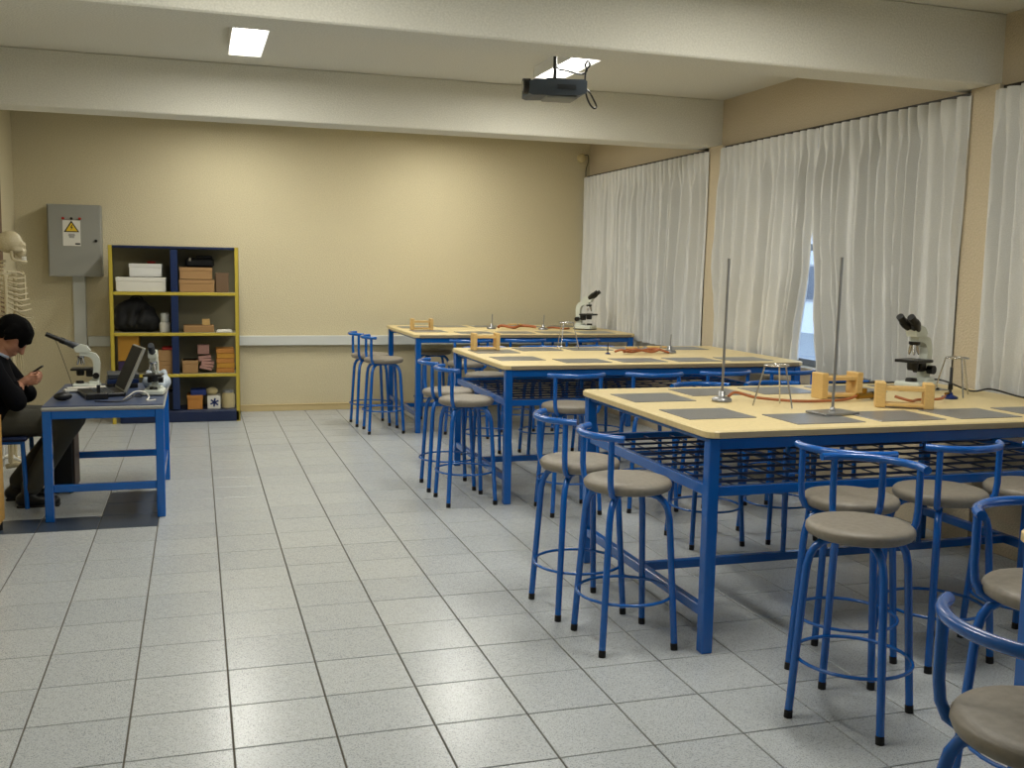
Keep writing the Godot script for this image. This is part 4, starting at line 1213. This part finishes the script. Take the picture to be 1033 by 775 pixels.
# ---------------------------------------------------------------- person and chair
func build_person() -> void:
	var zc := -7.03
	var ch := thing("chair", "blue framed chair under the seated person", "chair", V(-1.22, 0, zc))
	part("seat", MB.new().box(V(0, 0.445, 0), V(0.40, 0.025, 0.40), 0.008), M.navy, ch)
	for sx in [-1.0, 1.0]:
		for sz in [-1.0, 1.0]:
			part("leg", MB.new().cyl(V(sx * 0.185, 0, sz * 0.17), V(sx * 0.17, 0.435, sz * 0.17), 0.014, 10), M.blue, ch)
	for sz in [-1.0, 1.0]:
		part("back_post", MB.new().cyl(V(-0.185, 0.43, sz * 0.17), V(-0.24, 0.82, sz * 0.17), 0.012, 10), M.blue, ch)
	part("seat_rail", MB.new().box(V(0.0, 0.424, 0.17), V(0.36, 0.024, 0.02), 0.003).box(V(0.0, 0.424, -0.17), V(0.36, 0.024, 0.02), 0.003), M.blue, ch)
	part("backrest", MB.new().box(V(-0.232, 0.74, 0), V(0.02, 0.16, 0.38), 0.006), M.navy, ch)

	var p := thing("person", "seated person in a black jacket bent over a small phone", "person", V(-1.22, 0, zc))
	# everything below is relative to the chair centre; the person looks along +x
	var hip := V(-0.02, 0.545, 0)
	var chest := V(-0.035, 0.80, 0)
	var neck := V(0.025, 0.955, 0)
	var head := V(0.108, 1.07, 0)
	var body := MB.new()
	var bones := []
	bones.append([hip + V(0, 0, 0.07), hip + V(0, 0, -0.07), 0.115, 0.115])
	bones.append([hip, chest, 0.12, 0.125])
	bones.append([chest + V(0, 0.08, 0.10), chest + V(0, 0.08, -0.10), 0.085, 0.085])
	bones.append([chest + V(0.03, 0.1, 0), neck, 0.075, 0.05])
	bones.append([neck, head + V(-0.01, -0.03, 0), 0.05, 0.055])
	for s in [1.0, -1.0]:
		var sh := V(0.0, 0.90, s * 0.165)
		var el := V(0.15, 0.685, s * 0.20)
		var wr := V(0.150, 0.775, s * 0.05)
		bones.append([sh, el, 0.05, 0.04])
		bones.append([el, wr, 0.038, 0.026])
		var kn := V(0.43, 0.53, s * 0.10)
		var an: Vector3 = V(0.20, 0.10, s * 0.12) if s > 0 else V(0.10, 0.10, s * 0.10)
		bones.append([hip + V(0.02, -0.01, s * 0.085), kn, 0.085, 0.062])
		bones.append([kn, an, 0.06, 0.04])
	field_mesh(body, bones, 0.014, 0.04)
	# head with a face, then the hands, on finer grids
	var tilt := Basis(Vector3.BACK, deg_to_rad(-48))
	var hb := []
	for q in [[V(-0.01, 0.035, 0), V(-0.025, 0.03, 0), 0.088, 0.085], [V(0.035, -0.02, 0), V(0.03, -0.05, 0), 0.062, 0.058], [V(0.05, -0.08, 0), V(0.06, -0.088, 0), 0.034, 0.03], [V(0.09, 0.005, 0), V(0.112, -0.03, 0), 0.010, 0.013], [V(0.088, -0.062, 0.014), V(0.088, -0.062, -0.014), 0.010, 0.010], [V(0.075, 0.022, 0.03), V(0.075, 0.022, -0.03), 0.018, 0.018], [V(-0.01, -0.02, 0.078), V(-0.015, 0.015, 0.08), 0.013, 0.016], [V(-0.01, -0.02, -0.078), V(-0.015, 0.015, -0.08), 0.013, 0.016], [V(-0.02, -0.05, 0), V(-0.06, -0.13, 0), 0.05, 0.05]]:
		hb.append([head + tilt * q[0], head + tilt * q[1], q[2], q[3]])
	for s in [1.0, -1.0]:
		var e: Vector3 = head + tilt * V(0.1, 0.004, s * 0.032)
		hb.append([e, e, 0.016, 0.016, true])
	field_mesh(body, hb, 0.006, 0.018)
	for s in [1.0, -1.0]:
		var wr := V(0.145, 0.770, s * 0.055)
		var palm := V(0.190, 0.800, s * 0.042)
		var hn := [[wr, palm, 0.022, 0.026], [palm, palm + V(0.03, 0.012, 0.0), 0.024, 0.02]]
		for k in 4:
			var a := palm + V(0.03, 0.022 - k * 0.016, s * 0.008)
			var ln: float = [0.030, 0.034, 0.032, 0.025][k]
			var m1 := a + V(ln, 0.006, s * 0.004)
			var m2 := m1 + V(0.008, 0.010, -s * 0.022)
			var m3 := m2 + V(-0.010, 0.012, -s * 0.012)
			hn.append([a - V(0.014, 0, 0), m1, 0.0095, 0.009])
			hn.append([m1, m2, 0.009, 0.0085])
			hn.append([m2, m3, 0.0085, 0.0075])
		hn.append([palm + V(0.0, 0.012, -s * 0.008), palm + V(0.022, 0.036, -s * 0.014), 0.012, 0.0105])
		hn.append([palm + V(0.022, 0.036, -s * 0.014), palm + V(0.045, 0.042, -s * 0.018), 0.0105, 0.009])
		field_mesh(body, hn, 0.0045, 0.007)
	part("body", body, M.skin, p, "skin of face and hands")
	for s in [1.0, -1.0]:
		var e: Vector3 = head + tilt * V(0.080, 0.004, s * 0.031)
		part("eye", MB.new().ball(e, V(0.011, 0.011, 0.011), 10, 6), M.paper, p)
	# hair: a cap over the skull with a fringe
	var hair := MB.new()
	var hr := []
	for q in [[V(-0.015, 0.048, 0), V(-0.04, 0.04, 0), 0.092, 0.09], [V(0.045, 0.078, 0.03), V(0.082, 0.045, 0.034), 0.032, 0.014], [V(0.045, 0.078, -0.03), V(0.082, 0.045, -0.034), 0.032, 0.014], [V(0.05, 0.085, 0.0), V(0.092, 0.05, 0.0), 0.03, 0.014], [V(-0.055, 0.0, 0), V(-0.075, -0.075, 0), 0.072, 0.045], [V(-0.01, 0.02, 0.075), V(-0.012, -0.02, 0.083), 0.026, 0.012], [V(-0.01, 0.02, -0.075), V(-0.012, -0.02, -0.083), 0.026, 0.012]]:
		hr.append([head + tilt * q[0], head + tilt * q[1], q[2], q[3]])
	var hg := RandomNumberGenerator.new()
	hg.seed = 71
	for i in 34:
		var a := hg.randf_range(-2.6, 2.6)
		var e := hg.randf_range(0.15, 1.1)
		var d := V(cos(a) * cos(e), sin(e), sin(a) * cos(e))
		var p0 := V(-0.022, 0.032, 0) + d * V(0.094, 0.094, 0.086)
		var p1 := p0 + V(d.x * 0.03, -0.045 - hg.randf() * 0.03, d.z * 0.02)
		hr.append([head + tilt * p0, head + tilt * p1, 0.016, 0.007])
	field_mesh(hair, hr, 0.006, 0.02)
	part("hair", hair, M.hair, p, "short black hair")
	# jacket
	var ja := MB.new()
	var jb := [[hip + V(0, 0.02, 0.07), hip + V(0, 0.02, -0.07), 0.138, 0.138], [hip, chest, 0.142, 0.145], [hip + V(0.06, 0.06, 0), chest + V(0.04, -0.06, 0), 0.105, 0.11], [chest + V(0, 0.08, 0.11), chest + V(0, 0.08, -0.11), 0.102, 0.102], [chest + V(0.01, 0.1, 0), neck + V(-0.01, -0.005, 0), 0.09, 0.066]]
	for s in [1.0, -1.0]:
		var sh := V(0.0, 0.90, s * 0.17)
		var el := V(0.15, 0.685, s * 0.205)
		var wr := V(0.135, 0.758, s * 0.06)
		jb.append([sh, el, 0.064, 0.052])
		jb.append([el, wr, 0.052, 0.037])
	field_mesh(ja, jb, 0.014, 0.04)
	part("jacket", ja, M.jacket, p, "black jacket")
	part("collar", MB.new().tube(ring_pts(V(0, 0, 0), 0.058, 18).map(func(q): return neck + V(0.006, 0.018, 0) + Basis(Vector3.BACK, -0.5) * q), 0.012, 8, true), M.shirt, p, "pale shirt collar")
	var tr := MB.new()
	var tb := [[hip + V(0, -0.02, 0.07), hip + V(0, -0.02, -0.07), 0.115, 0.115]]
	for s in [1.0, -1.0]:
		var kn := V(0.43, 0.53, s * 0.10)
		var an: Vector3 = V(0.205, 0.13, s * 0.12) if s > 0 else V(0.105, 0.13, s * 0.10)
		tb.append([hip + V(0.02, -0.01, s * 0.085), kn, 0.1, 0.078])
		tb.append([kn, an, 0.078, 0.062])
	field_mesh(tr, tb, 0.014, 0.03)
	part("trousers", tr, M.trousers, p, "dark olive grey trousers")
	for s in [1.0, -1.0]:
		var an: Vector3 = V(0.20, 0.06, s * 0.12) if s > 0 else V(0.10, 0.06, s * 0.10)
		var sm := MB.new()
		field_mesh(sm, [[an + V(-0.045, -0.012, 0), an + V(0.05, -0.018, 0), 0.045, 0.040], [an + V(0.05, -0.018, 0), an + V(0.14, -0.025, s * 0.01), 0.040, 0.033], [an, an + V(-0.01, 0.05, 0), 0.045, 0.045]], 0.008, 0.02)
		var sh := part("shoe", sm, M.black, p)
		part("sole", MB.new().box(an + V(0.045, -0.052, s * 0.004), V(0.25, 0.016, 0.07), 0.006), M.rubber, sh)
	var ph := thing("mobile_phone", "small dark phone held in the seated person's hands", "phone", V(-0.990, 0.850, zc))
	var tb2 := Transform3D(Basis(Vector3.BACK, deg_to_rad(35)), Vector3.ZERO)
	part("case", MB.new().box(V(0, 0, 0), V(0.12, 0.012, 0.058), 0.004, tb2), M.black, ph)
	part("screen", MB.new().box(V(0, 0.0065, 0), V(0.10, 0.001, 0.05), 0.0, tb2), M.dark_grey, ph)

# ---------------------------------------------------------------- anatomical skeleton on a stand
func build_skeleton() -> void:
	var t := thing("anatomy_skeleton", "life-size model skeleton on a rolling stand behind the person", "skeleton", V(-1.255, 0, -8.0))
	# facing +x
	var head := V(0.02, 1.665, 0)
	var sk := MB.new()
	field_mesh(sk, [[head + V(-0.02, 0.015, 0), head + V(-0.035, 0.01, 0), 0.078, 0.076], [head + V(0.03, -0.03, 0), head + V(0.045, -0.055, 0), 0.052, 0.04], [head + V(0.06, -0.005, 0.03), head + V(0.06, -0.005, -0.03), 0.016, 0.016], [head + V(0.02, -0.045, 0.048), head + V(0.06, -0.045, 0.042), 0.012, 0.012], [head + V(0.02, -0.045, -0.048), head + V(0.06, -0.045, -0.042), 0.012, 0.012], [head + V(0.085, -0.03, 0.030), head + V(0.10, -0.03, 0.032), 0.02, 0.022, true], [head + V(0.085, -0.03, -0.030), head + V(0.10, -0.03, -0.032), 0.02, 0.022, true], [head + V(0.085, -0.06, 0), head + V(0.105, -0.062, 0), 0.012, 0.014, true]], 0.006, 0.02)
	part("skull", sk, M.bone, t)
	var jaw := MB.new().tube(smooth([head + V(-0.005, -0.05, 0.05), head + V(0.0, -0.105, 0.046), head + V(0.05, -0.122, 0.03), head + V(0.078, -0.125, 0), head + V(0.05, -0.122, -0.03), head + V(0.0, -0.105, -0.046), head + V(-0.005, -0.05, -0.05)], 4), 0.011, 7)
	part("jaw", jaw, M.bone, t)
	var th := MB.new()
	for k in 9:
		var a := deg_to_rad(-60 + k * 15)
		for yy in [-0.094, -0.108]:
			th.box(head + V(0.042 + cos(a) * 0.036, yy, sin(a) * 0.032), V(0.007, 0.012, 0.007), 0.001)
	part("teeth", th, M.paper, t).set_meta("kind", "stuff")
	var spine := func(y: float) -> Vector3: return V(-0.06 - 0.035 * sin((y - 0.95) * 6.0), y, 0)
	for k in 22:
		var y := 0.985 + k * 0.0265
		var c: Vector3 = spine.call(y)
		part("vertebra", MB.new().lathe([Vector2(0, -0.010), Vector2(0.019, -0.010), Vector2(0.016, 0), Vector2(0.019, 0.010), Vector2(0, 0.010)], 8, Transform3D(Basis(), c)).box(c + V(-0.03, -0.004, 0), V(0.03, 0.009, 0.008)).box(c + V(-0.012, 0, 0), V(0.012, 0.008, 0.06)), M.bone, t)
	part("breastbone", MB.new().box(V(0.085, 1.36, 0), V(0.012, 0.17, 0.032), 0.004, Transform3D(Basis(), Vector3.ZERO)), M.bone, t)
	for k in 10:
		var y := 1.455 - k * 0.030
		var w := 0.085 + 0.055 * sin((k + 1.2) / 11.0 * PI)
		var front := 0.092 + 0.006 * k
		var drop := 0.03 + 0.008 * k
		for s in [1.0, -1.0]:
			var a: Vector3 = spine.call(y)
			var pts := [a + V(0, 0.004, s * 0.015), a + V(-0.035, 0.0, s * w * 0.55), V(-0.05, y - drop * 0.4, s * w * 0.95), V(0.01, y - drop * 0.8, s * w), V(0.06, y - drop * 1.1, s * w * 0.72)]
			pts.append(V(front - 0.01, y - drop * (0.95 if k < 7 else 1.2), s * (0.02 if k < 7 else 0.05)))
			part("rib", MB.new().tube(smooth(pts, 4), 0.0062, 6), M.bone, t)
	for s in [1.0, -1.0]:
		part("collar_bone", MB.new().tube(smooth([V(0.075, 1.45, s * 0.02), V(0.06, 1.465, s * 0.09), V(0.0, 1.468, s * 0.165)], 5), 0.007, 6), M.bone, t)
		part("shoulder_blade", MB.new().prism(PackedVector2Array([Vector2(-0.05, 0.07), Vector2(0.06, 0.075), Vector2(0.02, -0.08)]), 0.008, Transform3D(Basis(Vector3.UP, PI / 2 + s * 0.3), V(-0.085, 1.38, s * 0.10))), M.bone, t)
		var sh := V(-0.01, 1.45, s * 0.185)
		part("upper_arm_bone", MB.new().tube([sh, sh + V(0, -0.03, 0), sh + V(0, -0.26, 0), sh + V(0.0, -0.30, 0)], [0.022, 0.012, 0.011, 0.019], 9), M.bone, t)
		for e in [-1.0, 1.0]:
			part("forearm_bone", MB.new().tube([sh + V(0.012 * e, -0.31, 0), sh + V(0.016 * e, -0.43, 0.0), sh + V(0.01 * e, -0.55, 0)], [0.011, 0.008, 0.011], 7), M.bone, t)
		for f in 5:
			part("finger_bone", MB.new().tube([sh + V(-0.02 + f * 0.011, -0.565, 0), sh + V(-0.03 + f * 0.016, -0.64, 0), sh + V(-0.032 + f * 0.017, -0.70 - 0.02 * sin(f * 0.8), 0)], [0.006, 0.005, 0.004], 6), M.bone, t)
		var hp := V(-0.03, 0.90, s * 0.085)
		part("thigh_bone", MB.new().tube([hp + V(0, 0.02, 0), hp + V(0.0, 0, s * 0.03), hp + V(0, -0.05, s * 0.035), hp + V(0.01, -0.36, s * 0.005), hp + V(0.01, -0.41, 0)], [0.022, 0.018, 0.015, 0.015, 0.028], 9), M.bone, t)
		part("shin_bone", MB.new().tube([hp + V(0.01, -0.425, 0), hp + V(0.012, -0.47, 0), hp + V(0.0, -0.76, 0), hp + V(0.0, -0.80, 0)], [0.027, 0.015, 0.011, 0.018], 9), M.bone, t)
		part("calf_bone", MB.new().tube([hp + V(-0.01, -0.45, s * 0.028), hp + V(-0.012, -0.79, s * 0.024)], 0.007, 6), M.bone, t)
		part("foot_bones", MB.new().tube([hp + V(-0.04, -0.825, 0), hp + V(0.03, -0.81, 0), hp + V(0.10, -0.83, s * 0.01), hp + V(0.15, -0.835, s * 0.015)], [0.018, 0.024, 0.02, 0.012], 8), M.bone, t)
	var pel := MB.new()
	field_mesh(pel, [[V(-0.05, 1.0, 0.09), V(-0.02, 0.93, 0.08), 0.03, 0.032], [V(-0.05, 1.0, -0.09), V(-0.02, 0.93, -0.08), 0.03, 0.032], [V(-0.08, 0.97, 0.04), V(-0.08, 0.97, -0.04), 0.032, 0.032], [V(-0.01, 0.92, 0.07), V(0.04, 0.90, 0.0), 0.018, 0.016], [V(-0.01, 0.92, -0.07), V(0.04, 0.90, 0.0), 0.018, 0.016], [V(-0.05, 1.01, 0.08), V(0.01, 1.03, 0.12), 0.024, 0.016], [V(-0.05, 1.01, -0.08), V(0.01, 1.03, -0.12), 0.024, 0.016]], 0.009, 0.02)
	part("pelvis", pel, M.bone, t)
	part("stand_pole", MB.new().cyl(V(-0.10, 0.06, 0), V(-0.10, 0.98, 0), 0.011, 10), M.white_metal, t)
	for k in 5:
		var a := TAU * k / 5.0 + 0.35
		var d := Vector3(cos(a), 0, sin(a))
		var leg := part("stand_leg", MB.new().tube(smooth([V(-0.10, 0.12, 0), V(-0.10, 0.13, 0) + d * 0.06, V(-0.10, 0.085, 0) + d * 0.18, V(-0.10, 0.062, 0) + d * 0.23], 4), 0.012, 7), M.white_metal, t)
		part("caster", MB.new().cyl(V(-0.10, 0.0285, 0) + d * 0.23 + Vector3(-d.z, 0, d.x) * 0.012, V(-0.10, 0.0285, 0) + d * 0.23 - Vector3(-d.z, 0, d.x) * 0.012, 0.0285, 14), M.black, leg)

# ---------------------------------------------------------------- outside the windows
func build_outside() -> void:
	single("yard_ground", bxm(V(0, 0, 0), V(40, 0.1, 60)), M.ground_out, "pale paved yard glimpsed through the gap in the curtains", "ground", "", V(25.5, -0.6, -10))
	var t := thing("white_building", "white building with small windows seen through the curtain gap", "building", V(22, -0.55, -22))
	part("wall", MB.new().box(V(0, 3.2, 0), V(3, 6.4, 34)), M.plaster_out, t)
	part("roof_edge", MB.new().box(V(-0.1, 6.45, 0), V(3.4, 0.2, 34.4)), M.alu, t)
	for r in 2:
		for k in 11:
			var f := part("window", MB.new().box(V(-1.51, 1.75 + r * 2.6, -15.0 + k * 3.0), V(0.05, 1.3, 1.5)), M.alu, t)
			part("pane", MB.new().box(V(-1.54, 1.75 + r * 2.6, -15.0 + k * 3.0), V(0.02, 1.15, 1.35)), M.window_out, f)

const LAMP_ENERGY := 3.1

func _ready() -> void:
	var cam := Camera3D.new()
	cam.name = "camera"
	cam.fov = 41.49
	cam.near = 0.05
	cam.far = 200.0
	cam.rotation_order = EULER_ORDER_YXZ
	cam.position = V(0, 1.562, 0)
	cam.rotation = V(-0.1146, -0.3026, 0.0178)
	add_child(cam)
	cam.current = true
	var env := Environment.new()
	env.background_mode = Environment.BG_SKY
	var sky := Sky.new()
	var sm := ProceduralSkyMaterial.new()
	sm.sky_top_color = Color(0.66, 0.76, 0.90)
	sm.sky_horizon_color = Color(0.86, 0.91, 0.96)
	sm.ground_horizon_color = Color(0.80, 0.84, 0.88)
	sm.ground_bottom_color = Color(0.45, 0.46, 0.47)
	sm.sky_energy_multiplier = 1.9
	sky.sky_material = sm
	env.sky = sky
	env.tonemap_mode = Environment.TONE_MAPPER_LINEAR
	env.tonemap_exposure = 1.0
	env.sdfgi_enabled = true
	env.ssao_enabled = true
	env.ssil_enabled = true
	var we := WorldEnvironment.new()
	we.name = "world_environment"
	we.environment = env
	add_child(we)
	make_materials()
	build_shell()
	build_floor()
	build_outside()
	build_lamp(0.335, -6.54, "lit ceiling lamp at upper left, short white rectangle below the near beam")
	build_lamp(2.47, -6.54, "lit ceiling lamp behind the hanging projector")
	build_lamp(0.335, -9.60, "ceiling lamp hidden behind the far beam, left row")
	build_lamp(2.47, -9.60, "ceiling lamp hidden behind the far beam, right row")
	build_lamp(0.335, -3.35, "ceiling lamp above the aisle, in front of the near beam")
	build_lamp(2.47, -3.35, "ceiling lamp above the nearest bench, in front of the near beam")
	build_curtains()
	build_bench(1.93, 4.15, -3.56, -4.97, "nearest full laboratory bench, with retort stands and a microscope")
	build_bench(1.90, 4.15, -6.27, -7.70, "middle laboratory bench, with a coiled hose")
	build_bench(1.92, 4.15, -9.20, -10.68, "farthest laboratory bench, along the end wall", false)
	build_bench(1.965, 4.15, -0.62, -2.02, "bench of which only a pale corner shows at the right edge")
	build_stools()
	build_bench_things()
	build_switch_cabinet()
	build_projector()
	build_shelf()
	build_shelf_load()
	build_side_table()
	build_person()
	build_skeleton()
